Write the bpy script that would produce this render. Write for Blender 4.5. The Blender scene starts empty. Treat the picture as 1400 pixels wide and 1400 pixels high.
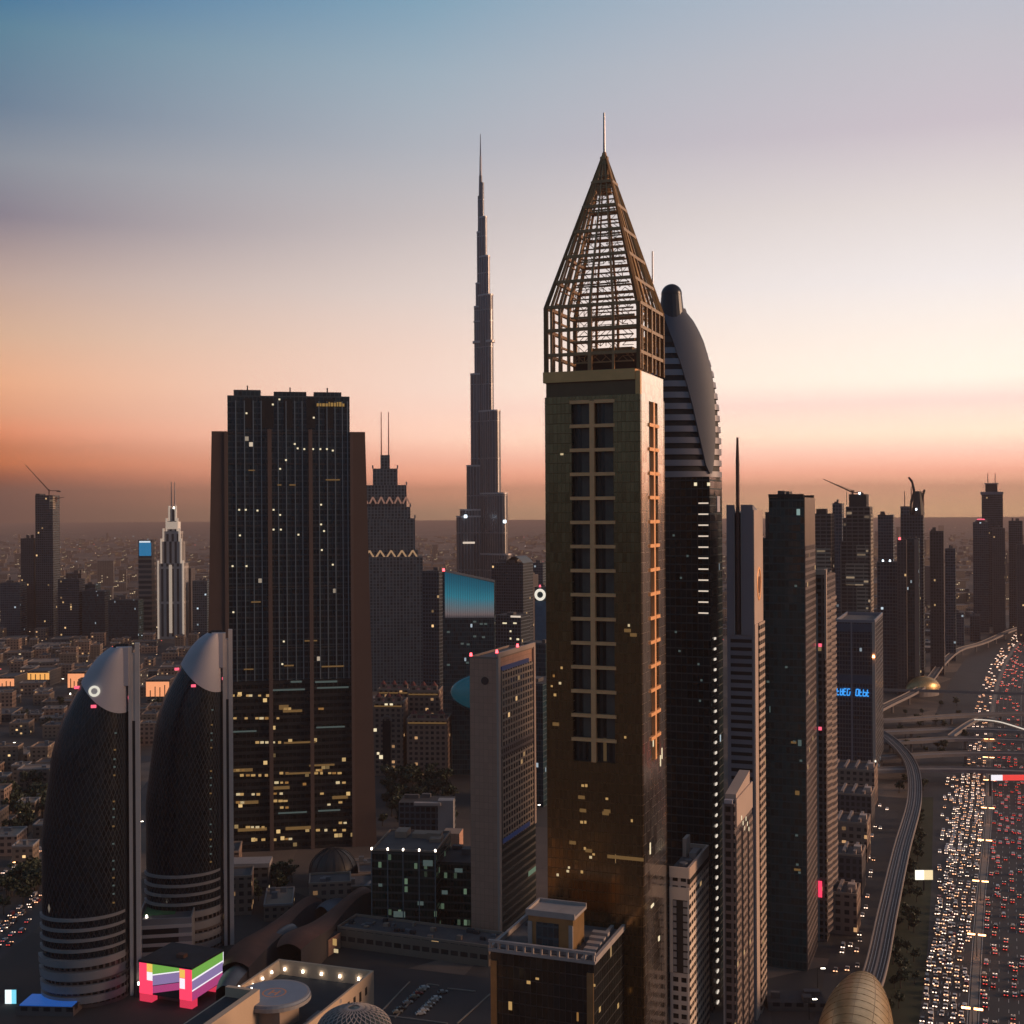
import bpy, math, random
from mathutils import Vector, Matrix
R_ = math.radians
random.seed(7)
S = bpy.context.scene
COL = S.collection
# ------------------------------------------------------------------ camera
F = 1700.0; H = 214.0; ROLL = R_(0.35)
cd = bpy.data.cameras.new('camera'); cam = bpy.data.objects.new('camera', cd); COL.objects.link(cam)
cam.location = (0, 0, H); cam.rotation_euler = (R_(90), ROLL, 0)
cd.sensor_width = 36; cd.sensor_fit = 'HORIZONTAL'; cd.lens = 36 * F / 1400.0
cd.clip_start = 1; cd.clip_end = 90000
S.camera = cam
S.render.resolution_x = 1024; S.render.resolution_y = 1024
# ------------------------------------------------------------------ view
S.view_settings.view_transform = 'Standard'; S.view_settings.look = 'None'
S.view_settings.exposure = 0; S.view_settings.gamma = 1
try:
    S.cycles.use_denoising = True
    S.cycles.max_bounces = 5; S.cycles.diffuse_bounces = 2; S.cycles.glossy_bounces = 3
    S.cycles.volume_bounces = 0; S.cycles.transmission_bounces = 2
    S.cycles.sample_clamp_indirect = 3
except Exception: pass
def lin(r, g=None, b=None, k=1.0):
    if g is None: r, g, b = r
    f = lambda c: ((c/255.)/12.92 if c/255. <= .04045 else (((c/255.)+.055)/1.055)**2.4)
    return (f(r)*k, f(g)*k, f(b)*k, 1)
# ------------------------------------------------------------------ world
SUN_AZ, SUN_EL = R_(92), R_(12.0)       # azimuth from +Y towards +X
W = bpy.data.worlds.new("World"); S.world = W; W.use_nodes = True
nt = W.node_tree; nt.nodes.clear()
def N(nt, typ, **kw):
    n = nt.nodes.new(typ)
    for k, v in kw.items():
        if k.startswith('i_'):
            key = k[2:]; n.inputs[int(key) if key.isdigit() else key].default_value = v
        else: setattr(n, k, v)
    return n
def math_(nt, op, a, b=None, c=None, clamp=False):
    n = nt.nodes.new('ShaderNodeMath'); n.operation = op; n.use_clamp = clamp
    for i, x in enumerate((a, b, c)):
        if x is None: continue
        if isinstance(x, (int, float)): n.inputs[i].default_value = x
        else: nt.links.new(x, n.inputs[i])
    return n.outputs[0]
def mixc(nt, fac, a, b):
    n = nt.nodes.new('ShaderNodeMix'); n.data_type = 'RGBA'
    for i, x in ((0, fac), (6, a), (7, b)):
        if isinstance(x, (int, float)): n.inputs[i].default_value = x
        elif isinstance(x, (tuple, list)): n.inputs[i].default_value = x
        else: nt.links.new(x, n.inputs[i])
    return n.outputs[2]
def ramp(nt, fac, pts, interp='LINEAR'):
    n = nt.nodes.new('ShaderNodeValToRGB'); cr = n.color_ramp; cr.interpolation = interp
    while len(cr.elements) < len(pts): cr.elements.new(0.5)
    for e, (p, c) in zip(cr.elements, pts): e.position = p; e.color = c
    nt.links.new(fac, n.inputs[0]); return n.outputs[0]
tc = N(nt, 'ShaderNodeTexCoord'); sep = N(nt, 'ShaderNodeSeparateXYZ'); nt.links.new(tc.outputs['Generated'], sep.inputs[0])
z = sep.outputs[2]
fac = math_(nt, 'ADD', math_(nt, 'DIVIDE', z, 0.8), 0.1, clamp=True)
def pos(y): t = (700-y)/F; return t/math.sqrt(1+t*t)/0.8 + 0.1
LEFT = [(0, (50,40,40)), (pos(735), (67,28,6)), (pos(690), (86,35,8)), (pos(668), (132,55,15)), (pos(652), (207,98,38)), (pos(635), (266,142,71)), (pos(615), (250,146,94)), (pos(594), (277,171,123)), (pos(570), (265,184,141)), (pos(531), (267,197,154)), (pos(470), (237,194,164)), (pos(400), (202,176,166)), (pos(320), (140,134,148)), (pos(250), (143,151,163)), (pos(180), (109,133,156)), (pos(80), (90,134,158)), (pos(0), (34,110,161)), (1, (55,75,100))]
MID = [(0, (50,40,40)), (pos(735), (256,209,162)), (pos(700), (292,234,180)), (pos(674), (393,273,209)), (pos(655), (384,259,208)), (pos(629), (337,250,215)), (pos(596), (322,265,237)), (pos(560), (298,254,233)), (pos(530), (284,249,231)), (pos(480), (269,238,222)), (pos(400), (241,225,218)), (pos(300), (208,200,201)), (pos(200), (181,187,197)), (pos(100), (161,181,196)), (pos(0), (131,168,191)), (1, (55,75,100))]
RIGHT = [(0, (50,40,40)), (pos(735), (394,308,229)), (pos(700), (427,337,249)), (pos(670), (436,322,256)), (pos(650), (398,283,240)), (pos(625), (359,290,260)), (pos(600), (333,304,270)), (pos(560), (305,268,255)), (pos(530), (305,289,270)), (pos(470), (284,271,259)), (pos(400), (263,256,254)), (pos(300), (241,232,230)), (pos(200), (212,202,211)), (pos(100), (201,199,208)), (pos(0), (186,195,209)), (1, (55,75,100))]
BACK = [(0, (20,26,30)), (.1, (58,76,90)), (.2, (80,104,124)), (.4, (84,114,138)), (.7, (82,114,140)), (1, (66,98,126))]
mk = lambda L: [(p, lin(*c)) for p, c in L]
cl, cm, cr_, cb = [ramp(nt, fac, mk(L)) for L in (LEFT, MID, RIGHT, BACK)]
# azimuth factor: cosine towards the afterglow
hx = math_(nt, 'MULTIPLY', sep.outputs[0], sep.outputs[0]); hy = math_(nt, 'MULTIPLY', sep.outputs[1], sep.outputs[1])
hl = math_(nt, 'MAXIMUM', math_(nt, 'SQRT', math_(nt, 'ADD', hx, hy)), 1e-4)
dt = math_(nt, 'ADD', math_(nt, 'MULTIPLY', sep.outputs[0], math.sin(R_(30))), math_(nt, 'MULTIPLY', sep.outputs[1], math.cos(R_(30))))
c_ = math_(nt, 'DIVIDE', dt, hl)
def mr(v, a, b):
    n = N(nt, 'ShaderNodeMapRange'); n.interpolation_type = 'LINEAR'; nt.links.new(v, n.inputs[0]); n.inputs[1].default_value = a; n.inputs[2].default_value = b; return n.outputs[0]
k = mixc(nt, mr(c_, .0, .61), cb, cl)
k = mixc(nt, mr(c_, .61, .83), k, cm)
k = mixc(nt, mr(c_, .83, .985), k, cr_)
sky = N(nt, 'ShaderNodeTexSky'); sky.sky_type = 'NISHITA'; sky.sun_disc = False
sky.sun_elevation = SUN_EL; sky.sun_rotation = SUN_AZ
add = N(nt, 'ShaderNodeMix'); add.data_type = 'RGBA'; add.blend_type = 'ADD'; add.inputs[0].default_value = 1
sc_ = N(nt, 'ShaderNodeVectorMath'); sc_.operation = 'SCALE'; sc_.inputs[3].default_value = 0.0015
nt.links.new(sky.outputs[0], sc_.inputs[0]); nt.links.new(k, add.inputs[6]); nt.links.new(sc_.outputs[0], add.inputs[7])
bg = N(nt, 'ShaderNodeBackground'); nt.links.new(add.outputs[2], bg.inputs[0]); bg.inputs[1].default_value = 1.0
wo = N(nt, 'ShaderNodeOutputWorld'); nt.links.new(bg.outputs[0], wo.inputs[0])
# ------------------------------------------------------------------ sun
ld = bpy.data.lights.new('sun', 'SUN'); ld.energy = 3.3; ld.angle = R_(18); ld.color = (1, .62, .38)
sun = bpy.data.objects.new('sun', ld); COL.objects.link(sun)
sd = Vector((math.sin(SUN_AZ)*math.cos(SUN_EL), math.cos(SUN_AZ)*math.cos(SUN_EL), math.sin(SUN_EL)))
sun.rotation_euler = sd.to_track_quat('Z', 'Y').to_euler()
# ------------------------------------------------------------------ materials
def newmat(name):
    m = bpy.data.materials.new(name); m.use_nodes = True
    nt = m.node_tree; p = nt.nodes['Principled BSDF']; return m, nt, p
def mat(name, col, rough=.6, metal=0, var=.18, scale=.25, emis=None, es=0):
    m, nt, p = newmat(name)
    p.inputs['Roughness'].default_value = rough; p.inputs['Metallic'].default_value = metal
    if var:
        t = N(nt, 'ShaderNodeTexCoord'); n = N(nt, 'ShaderNodeTexNoise'); n.inputs['Scale'].default_value = scale; n.inputs['Detail'].default_value = 5
        nt.links.new(t.outputs['Object'], n.inputs['Vector'])
        c = mixc(nt, n.outputs[0], tuple(max(0, x*(1-2*var)) for x in col[:3])+(1,), tuple(x*(1+2*var) for x in col[:3])+(1,))
        nt.links.new(c, p.inputs['Base Color'])
    else: p.inputs['Base Color'].default_value = tuple(col[:3])+(1,)
    if emis: p.inputs['Emission Color'].default_value = tuple(emis[:3])+(1,); p.inputs['Emission Strength'].default_value = es
    return m
def emi(name, col, s): return mat(name, (.02, .02, .02), .5, 0, 0, emis=col, es=s)
def facade(name, frame, glass, cw=3, ch=3.6, mw=.4, mh=.7, groug=.12, gmetal=0, frough=.6, fmetal=0, lit=.02, lc=(1, .7, .35), ls=1.2, jit=.02, gvar=.5, diag=False, band=0, spec=.5):
    m, nt, p = newmat(name)
    uvn = N(nt, 'ShaderNodeUVMap'); sp = N(nt, 'ShaderNodeSeparateXYZ'); nt.links.new(uvn.outputs[0], sp.inputs[0])
    u, v = sp.outputs[0], sp.outputs[1]
    if diag:
        a = math_(nt, 'ADD', u, math_(nt, 'MULTIPLY', v, .5)); b = math_(nt, 'SUBTRACT', u, math_(nt, 'MULTIPLY', v, .5)); u, v = a, b
    us = math_(nt, 'DIVIDE', u, cw); vs = math_(nt, 'DIVIDE', v, ch)
    fu = math_(nt, 'FRACT', us); fv = math_(nt, 'FRACT', vs); iu = math_(nt, 'FLOOR', us); iv = math_(nt, 'FLOOR', vs)
    oi = N(nt, 'ShaderNodeObjectInfo')
    cb = N(nt, 'ShaderNodeCombineXYZ'); nt.links.new(iu, cb.inputs[0]); nt.links.new(iv, cb.inputs[1]); nt.links.new(math_(nt, 'MULTIPLY', oi.outputs['Random'], 97.), cb.inputs[2])
    wn = N(nt, 'ShaderNodeTexWhiteNoise'); wn.noise_dimensions = '3D'; nt.links.new(cb.outputs[0], wn.inputs[0])
    mask = math_(nt, 'MAXIMUM', math_(nt, 'LESS_THAN', fu, mw/cw), math_(nt, 'LESS_THAN', fv, mh/ch))
    sc = N(nt, 'ShaderNodeSeparateColor'); nt.links.new(wn.outputs[1], sc.inputs[0])
    g = mixc(nt, sc.outputs[0], tuple(x*(1-gvar) for x in glass[:3])+(1,), tuple(x*(1+gvar) for x in glass[:3])+(1,))
    # slow weathering over the frame
    t = N(nt, 'ShaderNodeTexCoord'); no = N(nt, 'ShaderNodeTexNoise'); no.inputs['Scale'].default_value = .06; no.inputs['Detail'].default_value = 4; nt.links.new(t.outputs['Object'], no.inputs['Vector'])
    fr = mixc(nt, no.outputs[0], tuple(x*.75 for x in frame[:3])+(1,), tuple(x*1.25 for x in frame[:3])+(1,))
    nt.links.new(mixc(nt, mask, g, fr), p.inputs['Base Color'])
    inv = math_(nt, 'SUBTRACT', 1., mask)
    def lerp(a, b): return math_(nt, 'ADD', math_(nt, 'MULTIPLY', mask, b-a), a)
    nt.links.new(math_(nt, 'ADD', lerp(groug, frough), math_(nt, 'MULTIPLY', sc.outputs[1], .06)), p.inputs['Roughness']); nt.links.new(lerp(gmetal, fmetal), p.inputs['Metallic'])
    p.inputs['Specular IOR Level'].default_value = spec
    if jit:
        ge = N(nt, 'ShaderNodeNewGeometry'); vm = N(nt, 'ShaderNodeVectorMath'); vm.operation = 'SUBTRACT'; nt.links.new(wn.outputs[1], vm.inputs[0]); vm.inputs[1].default_value = (.5, .5, .5)
        v2 = N(nt, 'ShaderNodeVectorMath'); v2.operation = 'SCALE'; nt.links.new(vm.outputs[0], v2.inputs[0]); v2.inputs[3].default_value = jit*2
        v3 = N(nt, 'ShaderNodeVectorMath'); v3.operation = 'ADD'; nt.links.new(ge.outputs['Normal'], v3.inputs[0]); nt.links.new(v2.outputs[0], v3.inputs[1])
        v4 = N(nt, 'ShaderNodeVectorMath'); v4.operation = 'NORMALIZE'; nt.links.new(v3.outputs[0], v4.inputs[0]); nt.links.new(v4.outputs[0], p.inputs['Normal'])
    lit *= .4; ls *= .75
    if lit > 0:
        # lit panes cluster by floor
        cf = N(nt, 'ShaderNodeCombineXYZ'); nt.links.new(math_(nt, 'FLOOR', math_(nt, 'DIVIDE', iu, 5.)), cf.inputs[0]); nt.links.new(iv, cf.inputs[1]); cf.inputs[2].default_value = 3.3
        w2 = N(nt, 'ShaderNodeTexWhiteNoise'); nt.links.new(cf.outputs[0], w2.inputs[0])
        on = math_(nt, 'LESS_THAN', math_(nt, 'MULTIPLY', sc.outputs[2], math_(nt, 'ADD', math_(nt, 'POWER', w2.outputs[0], .5), .15)), lit)
        st = math_(nt, 'MULTIPLY', math_(nt, 'MULTIPLY', on, inv), math_(nt, 'MULTIPLY', math_(nt, 'ADD', sc.outputs[1], .15), ls))
        p.inputs['Emission Color'].default_value = tuple(lc)+(1,); nt.links.new(st, p.inputs['Emission Strength'])
    return m
WARM = (1, .62, .28); COOL = (.75, .9, 1)
M = {}
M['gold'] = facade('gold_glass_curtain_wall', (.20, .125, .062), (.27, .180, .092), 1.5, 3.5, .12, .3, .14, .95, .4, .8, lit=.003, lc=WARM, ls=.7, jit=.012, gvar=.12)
M['goldlit'] = facade('sunset_lit_gold_wall', (.95, .74, .56), (1.0, .86, .70), 1.6, 3.5, .10, .14, .14, 1, .25, 1, lit=0, jit=.02, gvar=.05)  # same gold cladding as the front, sunset brightness painted into its colour
M['goldmetal'] = mat('gold_panel', (.80, .43, .17), .42, .5, .12, .15)
M['goldbar'] = mat('gold_painted_steel', (.36, .22, .10), .42, .55, .15, .3)
M['lattice'] = mat('bronze_lattice_steel', (.42, .24, .115), .5, .3, .2, .3)
M['goldbeam'] = mat('tan_beam', (1.0, .50, .22), .5, .1, .12, .3)
M['recess'] = facade('recessed_window_wall', (.03, .025, .02), (.012, .012, .012), 2.2, 8.4, 1.0, .3, .1, 0, .5, 0, lit=.05, lc=WARM, ls=.25, gvar=.6)
M['dark'] = mat('dark_metal', (.03, .03, .034), .5, .2)
M['black'] = mat('black_void', (.008, .008, .01), .6, 0, 0)
M['roof'] = mat('grey_roof', (.11, .10, .10), .9, 0, .25, .12)
M['roofdark'] = mat('dark_roof', (.045, .045, .05), .9, 0, .25, .12)
M['tan'] = mat('tan_render', (.33, .235, .18), .85, 0, .08, .08)
M['tangrid'] = facade('tan_panel_cladding', (.40, .215, .15), (.56, .31, .215), 2.4, 3.3, .16, .16, .7, 0, .8, 0, lit=0, jit=0, gvar=.05)
M['tanwin'] = facade('tan_window_grid', (.33, .25, .19), (.02, .022, .028), 3.6, 3.4, 1.1, 1.1, .12, lit=.03, lc=WARM, ls=1.0)
M['brown'] = mat('brown_concrete_fin', (.10, .062, .052), .8, 0, .1, .06)
M['brownfin'] = mat('brown_fin_small', (.12, .078, .066), .7, 0, .1, .1)
M['indexup'] = facade('dark_glass_residential', (.04, .058, .068), (.014, .026, .034), 2.6, 3.6, .35, .9, .16, 0, .5, lit=.007, lc=(1, .8, .6), ls=1.3, jit=.015)
M['indexlo'] = facade('dark_glass_office', (.018, .018, .02), (.010, .012, .014), 2.6, 4.4, .2, 2.0, .2, 0, .5, lit=.06, lc=(1, .66, .28), ls=.9, jit=.015)
M['mull'] = mat('grey_mullion', (.22, .26, .29), .45, .5, .1)
M['sailglass'] = facade('diagrid_dark_glass', (.018, .025, .033), (.006, .011, .018), 2.3, 2.3, .35, .35, .2, 0, .5, 0, lit=.003, lc=(1, .8, .6), ls=.6, jit=.02, diag=True)
M['tanw'] = mat('tan_white_band', (.66, .54, .45), .75, 0, .08, .1)
M['balcb'] = facade('brown_balcony_stripes', (.26, .19, .16), (.02, .018, .018), 3.0, 3.3, .6, 1.6, .3, lit=.02, lc=WARM, ls=.8)
M['pinkd'] = mat('dusty_pink_concrete', (.28, .21, .18), .75, 0, .1, .1)
M['offwhite'] = mat('off_white_concrete', (.36, .31, .29), .8, 0, .12, .3)
M['hotelwall'] = mat('sand_rendered_wall', (.56, .41, .29), .85, 0, .07, .08); M['pinkwall'] = mat('brown_rendered_wall', (.30, .22, .17), .85, 0, .08, .08)
M['domeglass'] = mat('greenish_dome_glass', (.06, .075, .07), .3, .1, .1); M['darkdome'] = mat('dark_dome_metal', (.05, .045, .042), .5, .3)
M['redp'] = emi('red_lit_pillar', (1, .05, .12), .7); M['redl2'] = emi('red_light_bar', (1, .07, .06), .9); M['sign2'] = emi('cream_billboard', (.9, .72, .42), 1.1); M['cyanw'] = emi('white_cyan_screen', (.85, .97, 1), 1.2)
M['white'] = mat('pale_grey_panel', (.46, .42, .45), .6, 0, .06, .1)
M['greyband'] = mat('grey_band', (.28, .26, .26), .6, 0, .1, .1)
M['finside'] = mat('grey_beige_fin', (.62, .53, .48), .6, 0, .08, .1)
M['teal'] = facade('teal_curtain_wall', (.03, .06, .075), (.012, .04, .055), 2, 4, .3, .8, .15, lit=.012, lc=COOL, ls=.7, jit=.02)
M['bluegrey'] = facade('blue_grey_tower_cladding', (.09, .12, .145), (.03, .05, .07), 4, 3.8, 1.3, .9, .2, lit=.006, lc=WARM, ls=.9)
M['burj'] = facade('silver_blue_curtain_wall', (.30, .28, .28), (.13, .135, .155), 5.0, 60, 1.3, 1.5, .24, .75, .35, .8, lit=0, lc=COOL, ls=1.2, jit=.02, gvar=.15)
M['burjmetal'] = mat('brushed_steel', (.25, .25, .28), .32, .85, .1, .02)
M['burjband'] = mat('pale_mechanical_band', (.5, .46, .46), .4, .5, .1, .02)
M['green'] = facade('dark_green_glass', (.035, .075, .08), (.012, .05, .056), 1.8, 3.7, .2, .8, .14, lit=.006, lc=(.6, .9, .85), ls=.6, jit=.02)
M['greenlow'] = facade('green_office_glass', (.05, .06, .055), (.012, .03, .024), 1.7, 4.0, .12, 1.1, .14, lit=.09, lc=(.55, .85, .55), ls=.22, jit=.02)
M['slab'] = facade('balcony_bands', (.14, .13, .14), (.012, .013, .016), 30, 4.4, .01, 2.2, .2, lit=0)
M['silver'] = mat('silver_grey_cladding', (.24, .23, .26), .45, .3, .08, .05)
M['pink'] = mat('pinkish_concrete', (.52, .39, .32), .75, 0, .08, .08)
M['louv'] = facade('louvred_front', (.20, .19, .215), (.012, .012, .014), 60, 3.4, .01, 1.9, .3, lit=0)
M['balc'] = facade('balcony_stripes', (.50, .38, .30), (.02, .018, .018), 4.2, 3.3, .5, 1.5, .3, lit=.02, lc=WARM, ls=.8)
M['whitebalc'] = facade('white_balcony_stripes', (.85, .70, .58), (.025, .02, .02), 3.6, 3.4, .6, 1.75, .3, lit=.02, lc=WARM, ls=.6)
M['whitewin'] = facade('white_wall_small_windows', (.50, .42, .38), (.012, .012, .014), 3.1, 3.4, 1.1, 1.6, .2, lit=.0)
M['brownwin'] = facade('brown_tower_windows', (.14, .105, .10), (.012, .012, .014), 3.0, 3.4, 1.0, 1.3, .2, lit=.02, lc=WARM, ls=.8)
M['gridoff'] = facade('fine_office_grid', (.10, .095, .105), (.015, .022, .034), 2.2, 3.6, .5, .9, .15, lit=.004, lc=COOL, ls=.7)
M['faroff'] = facade('far_tower_dark', (.068, .085, .105), (.018, .024, .03), 3.4, 4, .9, 1.2, .2, lit=.014, lc=WARM, ls=1.4)
M['farblue'] = facade('far_tower_blue', (.08, .105, .13), (.02, .045, .065), 3.4, 4, .7, 1.2, .16, lit=.010, lc=COOL, ls=1.2)
M['farbrown'] = facade('far_tower_brown', (.105, .09, .095), (.035, .03, .03), 3.4, 4, 1.4, 1.4, .3, lit=.012, lc=WARM, ls=1.2)
M['construction'] = facade('open_concrete_floors', (.15, .125, .115), (.03, .022, .02), 6, 4, .8, 1.3, .7, lit=.05, lc=(1, .7, .45), ls=.45)
M['constlit'] = facade('floodlit_concrete_floors', (.34, .27, .21), (.06, .045, .035), 9, 4, .6, 2.0, .7, lit=.3, lc=(1, .72, .45), ls=.35)
M['sand'] = facade('sand_low_block', (.21, .155, .12), (.03, .025, .025), 4, 3.5, 2.1, 1.9, .3, lit=.07, lc=WARM, ls=1.6)
M['sand2'] = facade('grey_low_block', (.13, .115, .11), (.02, .02, .025), 5, 3.8, 2.0, 2.0, .3, lit=.05, lc=(1, .75, .45), ls=1.8)
M['podium'] = facade('tan_podium', (.25, .185, .14), (.05, .035, .03), 5, 5.5, 1.2, 3.2, .5, lit=.04, lc=WARM, ls=.8)
M['ornate'] = facade('old_style_sand_facade', (.27, .18, .14), (.04, .028, .028), 4.4, 4.2, 2.0, 2.0, .4, lit=.08, lc=(1, .55, .25), ls=1.0)
M['redroof'] = mat('red_roof', (.16, .045, .035), .8)
M['redbrown'] = mat('rust_brown_roof', (.17, .07, .045), .7, 0, .2, .1)
M['greyroof'] = mat('blue_grey_roof', (.16, .17, .19), .5, .2, .2, .1)
M['concrete'] = mat('viaduct_concrete', (.27, .23, .215), .85, 0, .12, .1)
M['track'] = mat('track_bed', (.12, .10, .095), .9, 0, .2, .4)
M['rail'] = mat('steel_rail', (.28, .26, .26), .4, .7, 0)
M['domegold'] = mat('golden_shell_panel', (.52, .36, .17), .35, .65, .2, .35)
M['road'] = mat('asphalt', (.045, .040, .041), .75, 0, .2, .05)
M['paint'] = mat('road_paint', (.5, .48, .45), .7, 0, .1, .3)
M['kerb'] = mat('kerb_concrete', (.30, .25, .21), .85, 0, .15, .2)
M['bark'] = mat('bark', (.06, .045, .035), .9, 0, .2, 2)
M['leaf'] = mat('leaf', (.045, .06, .03), .7, 0, .4, .6)
M['leaf2'] = mat('leaf_dark', (.03, .045, .03), .7, 0, .4, .6)
M['helipad'] = mat('helipad_blue_grey', (.22, .26, .33), .6, 0, .08, .2)
M['orange'] = mat('orange_paint', (.65, .27, .13), .6, 0, .1)
M['lampw'] = emi('white_lamp', (1, .88, .72), 7); M['lampo'] = emi('sodium_lamp', (1, .42, .16), 9)
M['lampr'] = emi('red_beacon', (1, .08, .10), 5); M['lampc'] = emi('cool_lamp', (.75, .9, 1), 5)
M['winw'] = emi('lit_window_warm', (1, .6, .22), .45); M['winy'] = emi('lit_window_pale', (1, .84, .55), .95); M['winc'] = emi('lit_window_cool', (.6, .85, .8), .09); M['wind'] = emi('lit_window_dim', (1, .55, .18), .14)
M['winy2'] = emi('lit_window_cream', (1, .78, .45), .6); M['wind2'] = emi('lit_window_amber', (1, .48, .13), .26); M['bar'] = emi('cream_light_bar', (1, .82, .66), .75); M['dot'] = emi('cream_spot', (1, .86, .72), .8)
M['redl'] = emi('red_light_screen', (1, .05, .12), 1.25); M['pinkl'] = emi('pink_screen', (.75, .10, .35), .55); M['greenl'] = emi('green_screen', (.30, .72, .12), .55); M['purpl'] = emi('violet_screen', (.42, .30, .62), .6); M['whitel'] = emi('white_screen', (1, .93, 1), 1.0); M['yell'] = emi('amber_screen', (1, .62, .12), .9)
M['bluedim'] = emi('dim_blue_light', (.02, .10, .4), .1); M['bluel'] = emi('blue_letters', (.04, .36, 1), 1.1); M['blued'] = emi('blue_lit_panel', (.02, .12, .5), .6); M['cyan'] = emi('cyan_screen', (.2, .7, .9), 1.1)
M['orangel'] = emi('orange_floodlit_front', (1, .38, .17), 1.0); M['amberl'] = emi('amber_floodlit_front', (1, .46, .12), 1.0)
M['sign'] = emi('bright_billboard', (1, .93, .75), 1.6)
M['goldl'] = emi('dim_gold_letters', (.8, .45, .12), .35)

# ------------------------------------------------------------------ mesh builder
class MB:
    def __init__(s): s.v = []; s.f = []; s.uv = []; s.m = []; s.sm = []
    def face(s, pts, uvs=None, m=0, smooth=False):
        i = len(s.v); s.v += [tuple(p) for p in pts]; s.f.append(tuple(range(i, i+len(pts)))); s.uv.append(uvs or [(0, 0)]*len(pts)); s.m.append(m); s.sm.append(smooth)
    def prism(s, poly, z0, z1, m=0, mt=None, bottom=False, top=True, z1f=None):
        n = len(poly); acc = 0
        area = sum(poly[i][0]*poly[(i+1) % n][1]-poly[(i+1) % n][0]*poly[i][1] for i in range(n))
        if area < 0: poly = poly[::-1]
        f = z1f or (lambda x, y: z1)
        for i in range(n):
            a, b = poly[i], poly[(i+1) % n]; d = math.hypot(b[0]-a[0], b[1]-a[1])
            za, zb = f(*a), f(*b)
            s.face([(a[0], a[1], z0), (b[0], b[1], z0), (b[0], b[1], zb), (a[0], a[1], za)], [(acc, z0), (acc+d, z0), (acc+d, zb), (acc, za)], m); acc += d
        if top: s.face([(p[0], p[1], f(*p)) for p in poly], None, m if mt is None else mt)
        if bottom: s.face([(p[0], p[1], z0) for p in poly[::-1]], None, m if mt is None else mt)
        return s
    def box(s, x0, x1, y0, y1, z0, z1, m=0, mt=None, bottom=True):
        x0, x1 = min(x0, x1), max(x0, x1); y0, y1 = min(y0, y1), max(y0, y1)
        return s.prism([(x0, y0), (x1, y0), (x1, y1), (x0, y1)], z0, z1, m, mt, bottom)
    def bar(s, p, q, w, m=0, w2=None):
        p, q = Vector(p), Vector(q); d = q-p
        if d.length < 1e-6: return s
        d.normalize(); a = d.cross(Vector((0, 0, 1)))
        if a.length < 1e-3: a = Vector((1, 0, 0))
        a.normalize(); b = d.cross(a); w2 = w if w2 is None else w2
        A = [p+a*i*w/2+b*j*w/2 for i, j in ((-1, -1), (1, -1), (1, 1), (-1, 1))]; B = [q+a*i*w2/2+b*j*w2/2 for i, j in ((-1, -1), (1, -1), (1, 1), (-1, 1))]
        for i in range(4): s.face([A[i], A[(i+1) % 4], B[(i+1) % 4], B[i]], None, m)
        s.face(A[::-1], None, m); s.face(B, None, m); return s
    def cyl(s, x, y, z0, z1, r0, r1=None, n=16, m=0, mt=None):
        r1 = r0 if r1 is None else r1
        c = [(math.cos(2*math.pi*i/n), math.sin(2*math.pi*i/n)) for i in range(n)]
        for i in range(n):
            a, b = c[i], c[(i+1) % n]; u0, u1 = i*2*math.pi*r0/n, (i+1)*2*math.pi*r0/n
            s.face([(x+a[0]*r0, y+a[1]*r0, z0), (x+b[0]*r0, y+b[1]*r0, z0), (x+b[0]*r1, y+b[1]*r1, z1), (x+a[0]*r1, y+a[1]*r1, z1)], [(u0, z0), (u1, z0), (u1, z1), (u0, z1)], m)
        s.face([(x+a[0]*r1, y+a[1]*r1, z1) for a in c], None, m if mt is None else mt)
        s.face([(x+a[0]*r0, y+a[1]*r0, z0) for a in c[::-1]], None, m if mt is None else mt)
        return s
    def grid(s, fn, nu, nv, m=0, smooth=True, uvf=None):
        i0 = len(s.v)
        P = [[fn(i/nu, j/nv) for j in range(nv+1)] for i in range(nu+1)]
        for row in P: s.v += [tuple(p) for p in row]
        for i in range(nu):
            for j in range(nv):
                q = [(i, j), (i+1, j), (i+1, j+1), (i, j+1)]
                s.f.append(tuple(i0+a*(nv+1)+b for a, b in q)); s.uv.append([uvf(a/nu, b/nv) if uvf else (0, P[a][b][2]) for a, b in q]); s.m.append(m); s.sm.append(smooth)
        return s
    def build(s, name, mats, parent=None, loc=(0, 0, 0), rz=0):
        me = bpy.data.meshes.new(name); me.from_pydata(s.v, [], s.f)
        for mm in (mats if isinstance(mats, (list, tuple)) else [mats]): me.materials.append(M[mm] if isinstance(mm, str) else mm)
        ul = me.uv_layers.new(name='UVMap'); flat = [c for f in s.uv for uv in f for c in uv]; ul.data.foreach_set('uv', flat)
        me.polygons.foreach_set('material_index', s.m); me.polygons.foreach_set('use_smooth', s.sm); me.update()
        o = bpy.data.objects.new(name, me); COL.objects.link(o)
        if parent: o.parent = parent
        o.location = loc; o.rotation_euler = (0, 0, rz); return o
def tag(o, label=None, cat=None, group=None, kind=None):
    if label: o['label'] = label
    if cat: o['category'] = cat
    if group: o['group'] = group
    if kind: o['kind'] = kind
    return o
def empty(name, loc, rz=0, label=None, cat=None, group=None):
    o = bpy.data.objects.new(name, None); COL.objects.link(o); o.location = loc; o.rotation_euler = (0, 0, rz); return tag(o, label, cat, group)
def dup(o, parent=None):
    c = o.copy(); COL.objects.link(c); c.parent = parent
    for ch in KIDS.get(o.name, None) or list(o.children): dup(ch, c)
    return c
KIDS = {}
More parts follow.
